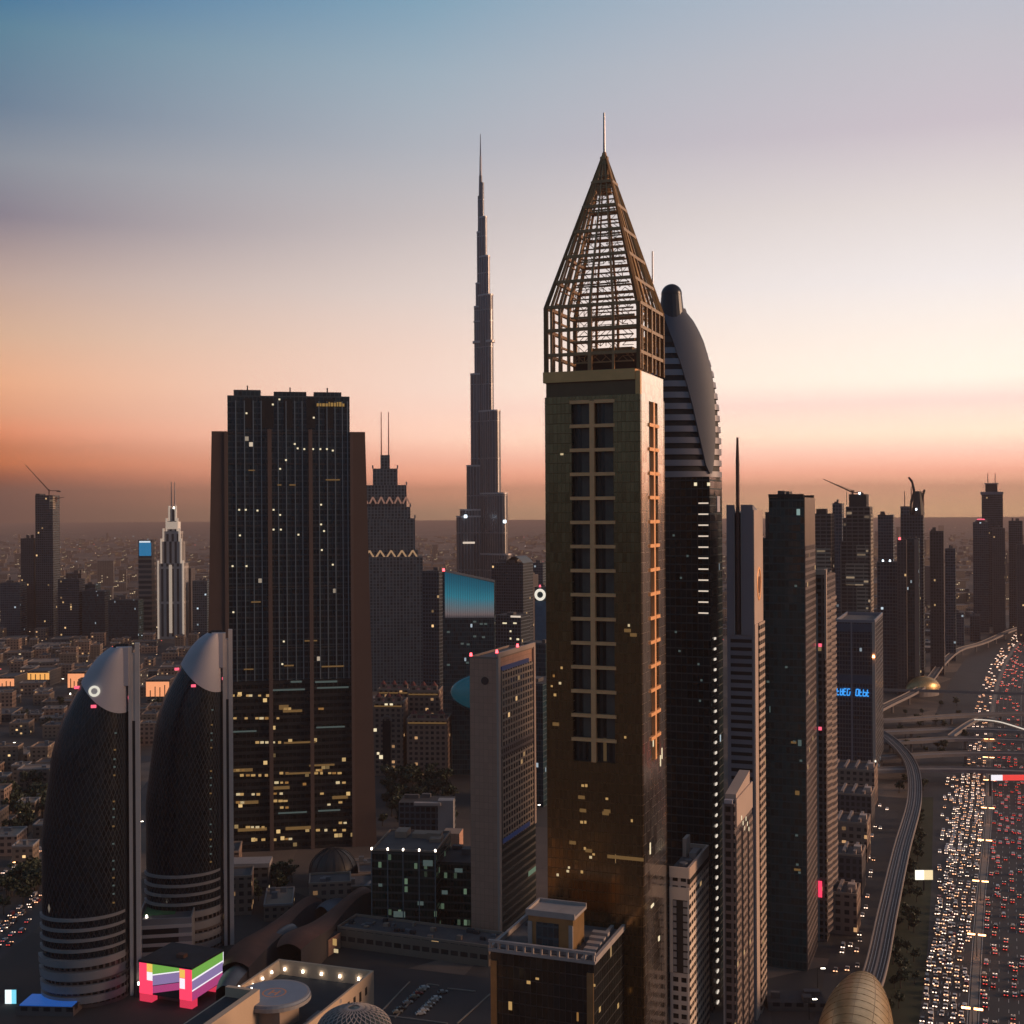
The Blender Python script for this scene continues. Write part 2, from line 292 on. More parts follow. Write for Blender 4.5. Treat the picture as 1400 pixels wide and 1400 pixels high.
# pixel of the 1400 px photograph -> direction
def un(px, py):
    X, Y = px-700, py-700; return X-Y*ROLL, Y+X*ROLL
def at(px, py, d):
    u, v = un(px, py); return Vector((u*d/F, d, H-v*d/F))
def gnd(px, py, zz=0):
    u, v = un(px, py); d = (H-zz)*F/v; return Vector((u*d/F, d, zz))
TH = R_(21)
FOOT = []
RL = random.Random(4)
class T:
    """a tower whose near corner stands at pixel column px, distance d; local -x runs along the front, +y along the right side"""
    def __init__(t, name, label, cat, px, d, pl, pr, ptop, th=TH, Rm=None, Lm=None, group=None, z0=0):
        u, v = un(px, ptop); t.X, t.Y, t.th = u*d/F, d, th; t.top = H-v*d/F
        t.L = Lm if Lm else -t.front(pl, ptop)[0]; t.R = Rm if Rm else t.right(pr, ptop)[0]
        t.root = empty(name, (t.X, t.Y, z0), -th, label, cat, group); t.z0 = z0
        cx, cy = t.w(-t.L/2, t.R/2); FOOT.append((cx, cy, math.hypot(t.L, t.R)/2))
    def w(t, x, y): c, s = math.cos(t.th), math.sin(t.th); return t.X+x*c+y*s, t.Y-x*s+y*c
    def front(t, px, py, y=0):
        X0, Y0 = t.w(0, y); u, v = un(px, py); k = u/F; c, s = math.cos(t.th), math.sin(t.th)
        a = (k*Y0-X0)/(c+k*s); return a, H-v*(Y0-a*s)/F
    def right(t, px, py, x=0):
        X0, Y0 = t.w(x, 0); u, v = un(px, py); k = u/F; c, s = math.cos(t.th), math.sin(t.th)
        b = (k*Y0-X0)/(s-k*c); return b, H-v*(Y0+b*c)/F
    def part(t, mb, name, mats, parent=None): return mb.build(name, mats, parent or t.root)
    def body(t, mats, name='body', top=None, bottom=0):
        return t.part(MB().box(-t.L, 0, 0, t.R, bottom-t.z0, (top or t.top)-t.z0, 0, 1), name, mats)
    def parapet(t, m, h=1.2, w=.5, top=None, name='parapet'):
        z = (top or t.top)-t.z0; b = MB(); L, R = t.L, t.R; e = .05
        b.box(-L-e, e, -e, w, z+.01, z+h); b.box(-L-e, e, R-w, R+e, z+.01, z+h); b.box(-L-e, -L+w, w, R-w, z+.01, z+h); b.box(-w, e, w, R-w, z+.01, z+h)
        return t.part(b, name, m)
    def plant(t, n=3, top=None, m='roof', hmax=4):
        z = (top or t.top)-t.z0
        for i in range(n):
            w, d = random.uniform(.12, .3)*t.L, random.uniform(.12, .3)*t.R
            x, y = random.uniform(-t.L+1+w, -1), random.uniform(1, t.R-1-d)
            t.part(MB().box(x-w, x, y, y+d, z+.02+i*.003, z+random.uniform(.4, 1)*hmax), 'roof_plant', m)
    def litf(t, pts, m, w=1.4, h=1.2, name='lit_window'):
        m0 = m
        for p in pts:
            if m0 == 'winw': m = RL.choice(('winw', 'winw', 'winy2', 'wind2')); p = (p[0]+RL.uniform(-.5, .5), p[1], (p[2] if len(p) > 2 else w)*RL.uniform(.7, 1.25), (p[3] if len(p) > 3 else h)*RL.uniform(.75, 1.1))
            a, zz = t.front(p[0], p[1]); ww = p[2] if len(p) > 2 else w; hh = p[3] if len(p) > 3 else h
            t.part(MB().box(a-ww/2, a+ww/2, -.14, .05, zz-hh/2-t.z0, zz+hh/2-t.z0), name, m)
def beacon(root, x, y, z, m='lampr', r=.55, name='beacon'):
    return MB().cyl(x, y, z, z+2*r, r, r*.7, 8).build(name, m, root)

# ================================================================== SETTING
GX = 34000
# ground sheet with procedural district pattern
m, nt_, p = newmat('city_ground')
t_ = N(nt_, 'ShaderNodeTexCoord'); v1 = N(nt_, 'ShaderNodeTexVoronoi'); v1.inputs['Scale'].default_value = .008
nt_.links.new(t_.outputs['Object'], v1.inputs['Vector'])
n1 = N(nt_, 'ShaderNodeTexNoise'); n1.inputs['Scale'].default_value = .0025; n1.inputs['Detail'].default_value = 8; nt_.links.new(t_.outputs['Object'], n1.inputs['Vector'])
n2 = N(nt_, 'ShaderNodeTexNoise'); n2.inputs['Scale'].default_value = .05; n2.inputs['Detail'].default_value = 6; nt_.links.new(t_.outputs['Object'], n2.inputs['Vector'])
hs = N(nt_, 'ShaderNodeSeparateColor'); nt_.links.new(v1.outputs['Color'], hs.inputs[0])
c1 = ramp(nt_, math_(nt_, 'ADD', math_(nt_, 'MULTIPLY', hs.outputs[0], .5), math_(nt_, 'MULTIPLY', n1.outputs[0], .5)), [(0, (.05, .045, .043, 1)), (.42, (.09, .07, .06, 1)), (.58, (.20, .14, .11, 1)), (.8, (.33, .23, .17, 1))])
c2 = mixc(nt_, math_(nt_, 'MULTIPLY', n2.outputs[0], .9), c1, (.04, .036, .034, 1))
nt_.links.new(c2, p.inputs['Base Color']); p.inputs['Roughness'].default_value = .95
M['ground'] = m
g = MB(); g.face([(-GX, -1200, 0), (GX, -1200, 0), (GX, GX, 0), (-GX, GX, 0)]); go = g.build('ground', 'ground'); tag(go, kind='structure')

def strip(name, pts, w0, w1=None, z=.01, m='road', h=None, kind='structure', parent=None):
    """ribbon along a polyline of world points; with h it is a deck of that thickness"""
    b = MB(); n = len(pts); w1 = w0 if w1 is None else w1; E = []
    for i, p in enumerate(pts):
        a = pts[max(0, i-1)]; c = pts[min(n-1, i+1)]; d = Vector((c[0]-a[0], c[1]-a[1], 0)).normalized(); nn = Vector((-d.y, d.x, 0))
        w = w0+(w1-w0)*i/(n-1); zz = (p[2] if len(p) > 2 and p[2] else 0)+z
        E.append((Vector((p[0], p[1], zz))+nn*w/2, Vector((p[0], p[1], zz))-nn*w/2))
    for i in range(n-1):
        l0, r0 = E[i]; l1, r1 = E[i+1]
        b.face([r0, r1, l1, l0])
        if h:
            dn = Vector((0, 0, -h)); b.face([l0, l1, l1+dn, l0+dn]); b.face([r1, r0, r0+dn, r1+dn]); b.face([l0+dn, l1+dn, r1+dn, r0+dn])
    if h:
        dn = Vector((0, 0, -h)); b.face([E[0][0], E[0][1], E[0][1]+dn, E[0][0]+dn]); b.face([E[-1][1], E[-1][0], E[-1][0]+dn, E[-1][1]+dn])
    o = b.build(name, m, parent)
    if kind: tag(o, kind=kind)
    return o
def smooth(pts, k=6):
    out = []; n = len(pts)
    for i in range(n-1):
        p0, p1, p2, p3 = [Vector(pts[min(max(j, 0), n-1)]) for j in (i-1, i, i+1, i+2)]
        for q in range(k):
            t = q/k; out.append(.5*((2*p1)+(-p0+p2)*t+(2*p0-5*p1+4*p2-p3)*t*t+(-p0+3*p1-3*p2+p3)*t**3))
    out.append(Vector(pts[-1])); return out
def lane(pts, off):
    out = []; n = len(pts)
    for i, p in enumerate(pts):
        a = pts[max(0, i-1)]; c = pts[min(n-1, i+1)]; d = Vector((c[0]-a[0], c[1]-a[1], 0)).normalized(); out.append(Vector((p[0]+d.y*off, p[1]-d.x*off, p[2] if len(p) > 2 else 0)))
    return out
# median line of the highway
med = smooth([gnd(*q) for q in ((1322, 1560), (1330, 1400), (1340, 1240), (1352, 1104), (1354, 1000), (1366, 930), (1392, 880), (1440, 840), (1540, 800))], 8)
def width_l(d): return 23+min(18, max(0, (d-520)*.038))
road = MB()
hw = strip('highway', lane(med, 4), 118, 118, .02, 'road')
strip('median', med, 3.0, 3.0, .16, 'kerb', .14)
for off in (-4, -8, -12, -16, -20, 4, 8, 12, 16, 20, 24): pass
mk_ = MB()
def dash(b, pts, off, w, on, gap, z):
    L = lane(pts, off); acc = 0
    for a, c in zip(L[:-1], L[1:]):
        d = (c-a); ln = d.length; d = d/ln; nn = Vector((-d.y, d.x, 0))*w/2; s = -acc
        while s < ln:
            s0, s1 = max(s, 0), min(s+on, ln)
            if s1 > s0:
                p, q = a+d*s0, a+d*s1; b.face([(p-nn)+Vector((0, 0, z)), (q-nn)+Vector((0, 0, z)), (q+nn)+Vector((0, 0, z)), (p+nn)+Vector((0, 0, z))])
            s += on+gap
        acc = (acc+ln) % (on+gap)
for off in (-6, -10, -14, -18, 6, 10, 14, 18, 22): dash(mk_, med, off, .25, 4, 8, .03)
for off in (-2.2, 2.2, 28): dash(mk_, med, off, .3, 1e5, 1, .03)
tag(mk_.build('road_markings', 'paint'), kind='structure')
strip('verge', lane(med, 40), 12, 12, .05, 'kerb', .1)
strip('service_road', [gnd(1150, 1400), gnd(1180, 1250), gnd(1196, 1150), gnd(1222, 1090)], 22, 26, .03, 'road')
# grass verge between the viaduct and the highway
vg = MB(); poly = [gnd(*q) for q in ((1200, 1400), (1213, 1290), (1240, 1180), (1258, 1090), (1276, 1090), (1274, 1200), (1268, 1300), (1256, 1400))]
vg.face([(q.x, q.y, .04) for q in poly]); M['grass'] = mat('dry_grass', (.035, .042, .018), .95, 0, .3, .06); tag(vg.build('grass_verge', 'grass'), kind='structure')
# left streets
strip('street', [(-262, 560, 0), (-260, 650, 0), (-262, 760, 0), (-268, 900, 0), (-300, 1150, 0), (-380, 1500, 0)], 26, 26, .03, 'road')
strip('street', [(-330, 600, 0), (-303, 735, 0), (-300, 800, 0), (-330, 1000, 0)], 9, 9, .04, 'road')
strip('street', [(-900, 1210, 0), (-500, 1150, 0), (-100, 1010, 0), (120, 980, 0)], 20, 20, .045, 'road')
strip('street', [(-1200, 1650, 0), (-500, 1560, 0), (200, 1450, 0)], 24, 24, .045, 'road')
strip('street', [(-60, 640, 0), (-30, 740, 0), (0, 830, 0), (30, 1000, 0)], 14, 14, .05, 'road')
strip('boulevard', [(-120, 560, 0), (-20, 525, 0), (70, 500, 0)], 15, 15, .055, 'road')
pk = MB(); poly = [gnd(*q) for q in ((512, 1400), (505, 1318), (675, 1338), (700, 1400))]; pk.face([(q.x, q.y, .07) for q in poly]); tag(pk.build('parking_lot', 'road'), kind='structure')
kb = MB()
for a, b_ in (((520, 1385), (560, 1343)), ((540, 1392), (585, 1346)), ((585, 1346), (600, 1348)), ((612, 1352), (650, 1356)), ((520, 1388), (612, 1400)), ((625, 1400), (670, 1360))):
    p_, q_ = gnd(*a), gnd(*b_); kb.bar((p_.x, p_.y, .15), (q_.x, q_.y, .15), .6)
tag(kb.build('parking_kerbs', 'kerb'), kind='structure')

# ================================================================== GOLD TOWER
def gold_tower():
    t = T('golden_tower', 'tall golden glass tower with open lattice pyramid crown and mast', 'skyscraper', 875, 430, 744.5, 908, 503)
    L, R, Z = t.L, t.R, t.top; dp = 1.8
    fx0 = t.front(781, 548)[0]; fx1 = t.front(838, 548)[0]; zt = t.front(810, 548)[1]; zb = t.front(810, 1042)[1]
    ry0 = t.right(887, 550)[0]; ry1 = t.right(899, 550)[0]; rzt = t.right(893, 550)[1]; rzb = t.right(893, 1040)[1]
    t.part(MB().box(-L+dp, -dp, dp, R-dp, 0, Z-.6, 0, 1), 'recessed_core', ['recess', 'roof'])
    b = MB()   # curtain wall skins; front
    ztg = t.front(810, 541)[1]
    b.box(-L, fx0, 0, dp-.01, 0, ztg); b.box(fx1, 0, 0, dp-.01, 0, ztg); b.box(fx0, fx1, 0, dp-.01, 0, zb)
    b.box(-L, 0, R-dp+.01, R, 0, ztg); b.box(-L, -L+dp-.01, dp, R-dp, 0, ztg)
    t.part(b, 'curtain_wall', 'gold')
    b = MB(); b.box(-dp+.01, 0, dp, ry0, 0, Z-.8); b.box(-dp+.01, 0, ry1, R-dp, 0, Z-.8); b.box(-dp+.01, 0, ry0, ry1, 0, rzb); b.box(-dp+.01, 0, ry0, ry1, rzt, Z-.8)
    t.part(b, 'side_curtain_wall', 'goldlit')
    t.part(MB().box(-1.7, .05, -.02, dp-.01, ztg, Z-.8), 'corner_post', 'goldmetal')
    b = MB(); b.box(fx0, fx1, 0.02, dp-.01, zt, ztg-.01); t.part(b, 'spandrel', 'gold')
    # plain top band and cornice
    zc = t.front(810, 521)[1]
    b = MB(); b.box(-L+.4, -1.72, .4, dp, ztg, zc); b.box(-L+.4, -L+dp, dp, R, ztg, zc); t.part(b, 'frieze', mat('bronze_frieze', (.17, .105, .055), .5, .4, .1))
    b = MB(); b.box(-L-.5, -1.71, -.4, R+.3, zc+.01, Z, 0, 0); t.part(b, 'cornice', 'goldmetal')
    # framed recess grid
    xm = (t.front(810, 700)[0]); b = MB()
    b.box(xm-.85, xm+.85, -.35, 1.2, zb, zt); t.part(b, 'central_mullion', 'goldbeam')
    ys = [549+33.05*i for i in range(15)]
    for y in ys:
        zz = t.front(810, y)[1]; t.part(MB().box(fx0-.6, xm-.86, -.3, 1.1, zz-.6, zz+.6).box(xm+.86, fx1+.6, -.3, 1.1, zz-.6, zz+.6), 'beam', 'goldbeam')
    # half-drawn pale screens in the openings
    bm_ = mat('grey_blind', (.10, .085, .07), .5, 0, .3, .3)
    for y0, y1 in zip(ys[:-1], ys[1:]):
        z1, z0 = t.front(810, y0)[1]-.7, t.front(810, y1)[1]+.7
        t.part(MB().box(xm-4.2, xm-1.0, 1.55, dp-.02, z0, z1), 'window_blind', bm_); t.part(MB().box(fx1-3.4, fx1-.3, 1.55, dp-.02, z0, z1), 'window_blind', bm_)
    ym = (ry0+ry1)/2; b = MB().box(-.9, .35, ym-1.0, ym+1.0, rzb, rzt); t.part(b, 'side_mullion', 'goldbeam')
    for i in range(15):
        zz = t.right(893, 582+32.8*i)[1]
        if zz > rzb+2: t.part(MB().box(-.8, .45, ry0-.5, ym-1.01, zz-.6, zz+.6).box(-.8, .45, ym+1.01, ry1+.5, zz-.6, zz+.6), 'side_beam', 'goldbeam')
    # crown cage
    zcage = t.front(874, 412)[1]; apx = Vector((-L/2, R/2, at(825, 205, 452).z)); zm = at(825, 154, 452).z
    cr = [0, .06, .15, .25, .48, .73, 1.0]
    def P_(u, face, inset=0):
        a, b_ = -L+inset, -inset; c, d_ = inset, R-inset
        if face == 0: return Vector((a+(b_-a)*u, c, 0))
        if face == 1: return Vector((b_, c+(d_-c)*u, 0))
        if face == 2: return Vector((b_-(b_-a)*u, d_, 0))
        return Vector((a, d_-(d_-c)*u, 0))
    for face in range(4):
        b = MB(); us = cr if face in (0,) else ([0, .12, .3, .48, .66, .84, 1.0] if face == 1 else [0, .25, .5, .75, 1])
        for u in us:
            q = P_(u, face, .5); b.bar((q.x, q.y, Z), (q.x, q.y, zcage), 1.4 if u in (0, 1, .48) else .85)
            b.bar((q.x, q.y, zcage), apx-(apx-Vector((q.x, q.y, zcage))).normalized()*.5, 1.3 if u in (0, 1) else .85, 0, .35)
        for zz in (zcage, Z+(zcage-Z)*.64, Z+(zcage-Z)*.26): b.bar(P_(0, face, .5)+Vector((0, 0, zz)), P_(1, face, .5)+Vector((0, 0, zz)), 1.15)
        for i in range(1, 7):
            f = i*.158; p0 = (P_(0, face, .5)+Vector((0, 0, zcage))).lerp(apx, f); p1 = (P_(1, face, .5)+Vector((0, 0, zcage))).lerp(apx, f); b.bar(p0, p1, 1.05)
        ua, ub = (.25, .98) if face == 0 else (.15, .85)
        for i in range(12):
            f = (i+.5)*.079; p0 = (P_(ua, face, 1.6)+Vector((0, 0, zcage))).lerp(apx, f); p1 = (P_(ub, face, 1.6)+Vector((0, 0, zcage))).lerp(apx, f); b.bar(p0, p1, .45)
        for zz in (Z+(zcage-Z)*.82, Z+(zcage-Z)*.45): b.bar(P_(ua, face, 1.6)+Vector((0, 0, zz)), P_(ub, face, 1.6)+Vector((0, 0, zz)), .7)
        t.part(b, 'crown_frame', 'goldbar' if face == 1 else 'lattice')
    # decorative inner screens
    rnd = random.Random(3)
    for face in (0, 1):
        b = MB(); ins = 2.2; cell = 1.9
        nz = 36
        for j in range(nz):
            f0 = j/nz; zA = Z+3+(apx.z-12-Z-3)*f0; zB = Z+3+(apx.z-12-Z-3)*(j+1)/nz
            def pt(u, zz):
                q = P_(u, face, ins)
                if zz > zcage:
                    k_ = (zz-zcage)/(apx.z-zcage); q = q.lerp(Vector((apx.x, apx.y, 0)), k_)
                return Vector((q.x, q.y, zz))
            half = .36 if face in (0, 2) else .40; mid = .62 if face == 0 else .5
            w_ = (pt(1, zA)-pt(0, zA)).length; n_ = max(2, int(w_*2*half/cell))
            for i in range(n_):
                u0 = mid-half+2*half*i/n_; u1 = mid-half+2*half*(i+1)/n_
                r = rnd.random()
                if r < .45: b.bar(pt(u0, zA), pt(u1, zB), .18)
                elif r < .85: b.bar(pt(u1, zA), pt(u0, zB), .22)
                if rnd.random() < .35: b.bar(pt(u0, zA), pt(u1, zA), .22)
                if rnd.random() < .3: b.bar(pt(u0, zA), pt(u0, zB), .22)
            if j % 5 == 0: b.bar(pt(mid-half, zA), pt(mid+half, zA), .5)
        t.part(b, 'ornamental_screen', 'lattice')
    # roof-top plant inside the cage
    t.part(MB().box(-L*.72, -L*.08, R*.18, R*.75, Z+.02, Z+6.2), 'plant_room', mat('plant_room_brown', (.07, .045, .03), .7))
    t.part(MB().box(-L*.60, -L*.16, R*.3, R*.7, Z+6.22, Z+9), 'water_tank', 'goldbar')
    t.part(MB().cyl(apx.x, apx.y, apx.z-16, apx.z-1, 2.8, .8, 12), 'spire_tip', 'lattice')
    t.part(MB().cyl(apx.x, apx.y, apx.z-1, zm, .5, .35, 8), 'mast', 'burjmetal')
    # lit windows low down
    for q in ((893, 1015, .8, 3), (889, 1160, .9, 4), (892, 1238, 3.5, .9), (901, 1283, 1.6, 1.6), (905, 1030, .7, 4), (903, 1040, .6, 4)):
        bq, zz = t.right(q[0], q[1]); t.part(MB().box(-.05, .12, bq-q[2]/2, bq+q[2]/2, zz-q[3]/2, zz+q[3]/2), 'lit_window', 'winy')
    t.litf([(797, 1074), (802, 1074), (830, 1092), (800, 1124), (795, 1124), (800, 1160), (808, 1172), (812, 1168), (763, 1196), (776, 1191), (778, 1186), (796, 1192), (757, 924), (768, 913), (766, 934), (754, 938), (759, 950), (855, 1008), (864, 1122), (768, 621), (860, 855)], 'winw', .9, .9)
    t.litf([(830, 1109), (828, 1112), (797, 1108), (795, 1090), (805, 1163), (760, 990), (783, 1152), (858, 862), (866, 868)], 'wind', 2.4, 1.2)
    t.litf([(855, 1173, 13, 1.2)], 'wind', name='ledge_light')
gold_tower()

# ================================================================== TALLEST TOWER
def tallest():
    d = 2019; c = at(661, 880, d); root = empty('supertall_stepped_tower', (c.x, c.y, 0), 0, 'tallest needle-like tower of stepped silver tubes, far behind the city', 'skyscraper'); FOOT.append((c.x, c.y, 85))
    def capsule(ang, ln, r, z0, z1, b, m=0):
        a = R_(ang); ux, uy = math.cos(a), math.sin(a); nx, ny = -uy, ux; pts = [(-nx*r, -ny*r)]
        e = max(0, ln-r)
        for i in range(11):
            q = -math.pi/2+math.pi*i/10; pts.append((ux*e+ux*r*math.cos(q)+nx*r*math.sin(q), uy*e+uy*r*math.cos(q)+ny*r*math.sin(q)))
        pts.append((nx*r, ny*r)); b.prism(pts, z0, z1, m, 1, True)
    Z = lambda y: H+(700-y)*d/F
    k = d/F
    wings = [(192, .978, [(268, 4.2, 3.4), (318, 5.8, 4.0), (388, 7.8, 4.6), (420, 10.2, 5.4), (512, 15.8, 6.4), (637, 21.8, 8.0), (697, 31, 8.8), (706, 36, 9.5)]),
             (318, .743, [(250, 4.6, 3.2), (298, 8.4, 4.0), (352, 12.2, 5.0), (405, 16.4, 7.5), (563, 25.5, 9.2), (675, 34.6, 9.5), (757, 39, 10)]),
             (75, 1, [(285, 4, 3.4), (335, 7, 4.2), (372, 10, 5), (460, 15, 6), (600, 22, 8), (690, 32, 9), (730, 38, 9.5)])]
    for w, (ang, pf, L) in enumerate(wings):
        b = MB()
        for i, (y, e, r) in enumerate(L):
            ext = e*k; rr = r*k*.86
            ln = (ext - rr*(1-pf))/pf if w < 2 else ext
            capsule(ang, ln, rr+.02*i, 0, Z(y), b)
        b2 = b.build('wing', ['burj', 'burjband'], root)
        for y, e, r in L[1:]:
            ext = e*k; rr = r*k*.86; ln = (ext-rr*(1-pf))/pf if w < 2 else ext
            q = MB(); capsule(ang, ln+.35, rr+.5, Z(y)-1, Z(y)+1.6, q); q.build('tier_rim', ['burjband', 'roof'], root)
    MB().cyl(0, 0, 0, Z(405), 8.6, 8.0, 20).cyl(0, 0, Z(405), Z(300), 6, 5, 16).cyl(0, 0, Z(300), Z(240), 4.2, 2.6, 14).build('core', 'burj', root)
    MB().cyl(0, 0, Z(242), Z(213), 2.2, 1.5, 10).cyl(0, 0, Z(213), Z(183), 1.2, .5, 8).build('spire', 'burjmetal', root)
    for y, e, z_ in ((468, 17.5, 3.6), (440, 15.5, 2.0)):
        q = MB(); capsule(318, e*k/.78, 7.6, Z(y)-z_/2, Z(y)+z_/2, q); capsule(192, e*k*.72, 7.6, Z(y)-z_/2, Z(y)+z_/2, q); q.build('mechanical_floor', ['burjband', 'burjband'], root)
    for px, y, w in ((641, 742, 16), (695, 771, 17)):
        q = at(px, y, d-38); MB().box(-w/2*k, w/2*k, -1, 1, -1.5, 1.5).build('light_strip', 'bar', root, (q.x-c.x, q.y-c.y, q.z))
    for px, y in ((636.5, 706), (690, 713)):
        q = at(px, y, d-38); MB().box(-2.2, 2.2, -1, 1, -2.2, 2.2).build('floodlight', 'lampc', root, (q.x-c.x, q.y-c.y, q.z))
    # low wide base
    MB().cyl(0, 0, 0, 52, 66, 58, 24).build('base_building', ['faroff'], root)
tallest()

# ================================================================== DARK BROAD TOWER WITH BROWN FINS
def index():
    th = R_(-10); d = 790
    t = T('broad_dark_tower', 'broad dark glass slab tower with brown end fins and yellow-lit lower floors', 'skyscraper', 395, d, 395, 396, 540, th, Rm=26, Lm=0.01)
    FOOT[-1] = (t.X, t.Y, 62)
    z = lambda y: t.front(395, y)[1]
    hw_ = 38.3
    zmid = z(930)
    t.part(MB().box(-hw_, hw_, 1.5, 24, zmid, z(541), 0, 1), 'upper_glazing', ['indexup', 'roofdark'])
    t.part(MB().box(-hw_, hw_, 1.2, 24.2, 0, zmid-.02, 0, 1), 'lower_glazing', ['indexlo', 'roofdark'])
    for s in (-1, 1):
        x0 = s*(hw_+.02); xt = s*48; xb = s*53.8; zt = z(590); b = MB()
        P = [(x0, 0, 0), (xb, 0, 0), (xt, 0, zt), (x0, 0, zt)]; Q = [(x, 25.5, q) for x, _, q in P]
        if s > 0: b.face(P, None); b.face(Q[::-1])
        else: b.face(P[::-1]); b.face(Q)
        for i in range(4):
            a, c2 = i, (i+1) % 4; f = [P[a], Q[a], Q[c2], P[c2]]; b.face(f if s > 0 else f[::-1])
        t.part(b, 'end_fin', 'brown')
        t.part(MB().box(x0, s*(hw_+2.0), -.6, -.02, 0, zt-.5), 'fin_edge', 'brownfin')
    for px in (369, 425):
        x = t.front(px, 700)[0]; t.part(MB().box(x-1.2, x+1.2, -.4, 1.5, 0, z(587)), 'intermediate_fin', 'brownfin')
    for px in (322, 334, 346, 357, 380, 391, 403, 413, 436, 447, 458, 468, 475):
        x = t.front(px, 560)[0]; t.part(MB().box(x-.28, x+.28, .7, 1.48, zmid, z(548)), 'mullion', 'mull')
    for a, b_, y in ((319, 356, 533), (374, 419, 535), (429, 467, 535)):
        xa, xb = t.front(a, y)[0], t.front(b_, y)[0]; cr = t.part(MB().box(xa, xb, 3, 22, z(541)+.02, z(y), 0, 1), 'crown_block', ['indexup', 'roofdark'])
        t.part(MB().bar(((xa+xb)/2, 10, z(y)), ((xa+xb)/2, 10, z(y)+3.4), .8), 'roof_mast', 'dark')
    # deep crown bays
    for a, b_ in ((333, 345), (358, 374), (388, 400), (419, 431), (444, 456)):
        xa, xb = t.front(a, 560)[0], t.front(b_, 560)[0]
        t.part(MB().box(xa, xb, .9, 1.49, z(585), z(545)), 'crown_bay', 'black')
    for i in range(1, 9): t.part(MB().box(-hw_, hw_, .9, 1.49, z(550+i*42)-.35, z(550+i*42)+.35), 'floor_band', 'roofdark')
    xa, xb = t.front(433, 552)[0], t.front(472, 552)[0]; b = MB(); x = xa; rr = random.Random(5)
    while x < xb-1:
        w = rr.uniform(.8, 1.7); b.box(x, x+w, .3, .68, z(555), z(rr.choice((550, 549, 551)))); x += w+.5
    t.part(b, 'rooftop_lettering', 'goldl')
    # windows alight, position by position
    px_w = [(337, 565), (403, 607), (407, 613), (416, 614), (428, 614), (438, 614), (447, 614), (455, 616), (391, 629), (383, 641), (327, 697), (336, 697), (352, 698), (374, 697), (383, 704), (439, 690), (439, 717), (443, 726), (374, 724), (384, 724), (408, 731), (328, 732), (440, 752), (455, 772), (318, 774), (337, 774), (319, 837), (388, 877), (386, 908), (382, 546), (373, 553), (429, 571)]
    t.litf([(x, y, 1.1, 1.0) for x, y in px_w], 'winy')
    t.litf([(382, 663, 2.5, .8), (400, 663, 4, .8), (344, 643, 4, .7), (455, 656, 9, .8), (350, 823, 6, .8), (425, 876, 8, .8), (395, 910, 6, .9), (455, 911, 14, .9), (340, 915, 6, .8)], 'wind')
    t.litf([(405, 932, 7, 1.2), (446, 932, 14, 1.2), (395, 943, 20, 1.1), (455, 940, 20, 1.0), (452, 994, 18, 1.0), (333, 1000, 16, 1.0), (400, 1111, 18, 1.0), (450, 1108, 14, 1.0)], 'winc')
    row = []
    for y, xs in ((951, (319, 327, 339, 342, 355, 366)), (969, (390, 396, 437, 441)), (982, (321, 337, 351, 358, 364, 380)), (1015, (352, 358, 365, 373, 382)), (1053, (325, 332, 435, 438)), (1057, (385, 392, 432, 440, 451, 457, 464)), (1060, (331, 339, 346, 355, 364)), (1070, (378, 385, 392, 462, 470)), (1072, (416,)), (1085, (376, 384, 440)), (1086, (326, 331, 346, 353)), (1095, (376, 384, 390)), (1097, (325, 331, 465)), (1104, (385, 392)), (1100, (450,)), (1125, (465, 472)), (1131, (339, 345, 352, 360)), (1135, (435, 446, 458, 470)), (1148, (349, 360, 376)), (1147, (392, 397))):
        for x in xs: row.append((x, y, 2.2, 1.5))
    t.litf(row, 'winw')
    t.litf([(330, 1053, 14, 2.0), (412, 1057, 20, 1.2), (440, 1046, 16, 1.2), (410, 1015, 20, 1.2), (388, 967, 6, 3), (400, 972, 12, 1.6), (340, 1097, 12, 2), (465, 1090, 10, 2), (410, 1132, 18, 2.0), (345, 1134, 18, 2), (385, 1077, 10, 2.0)], 'wind')
index()

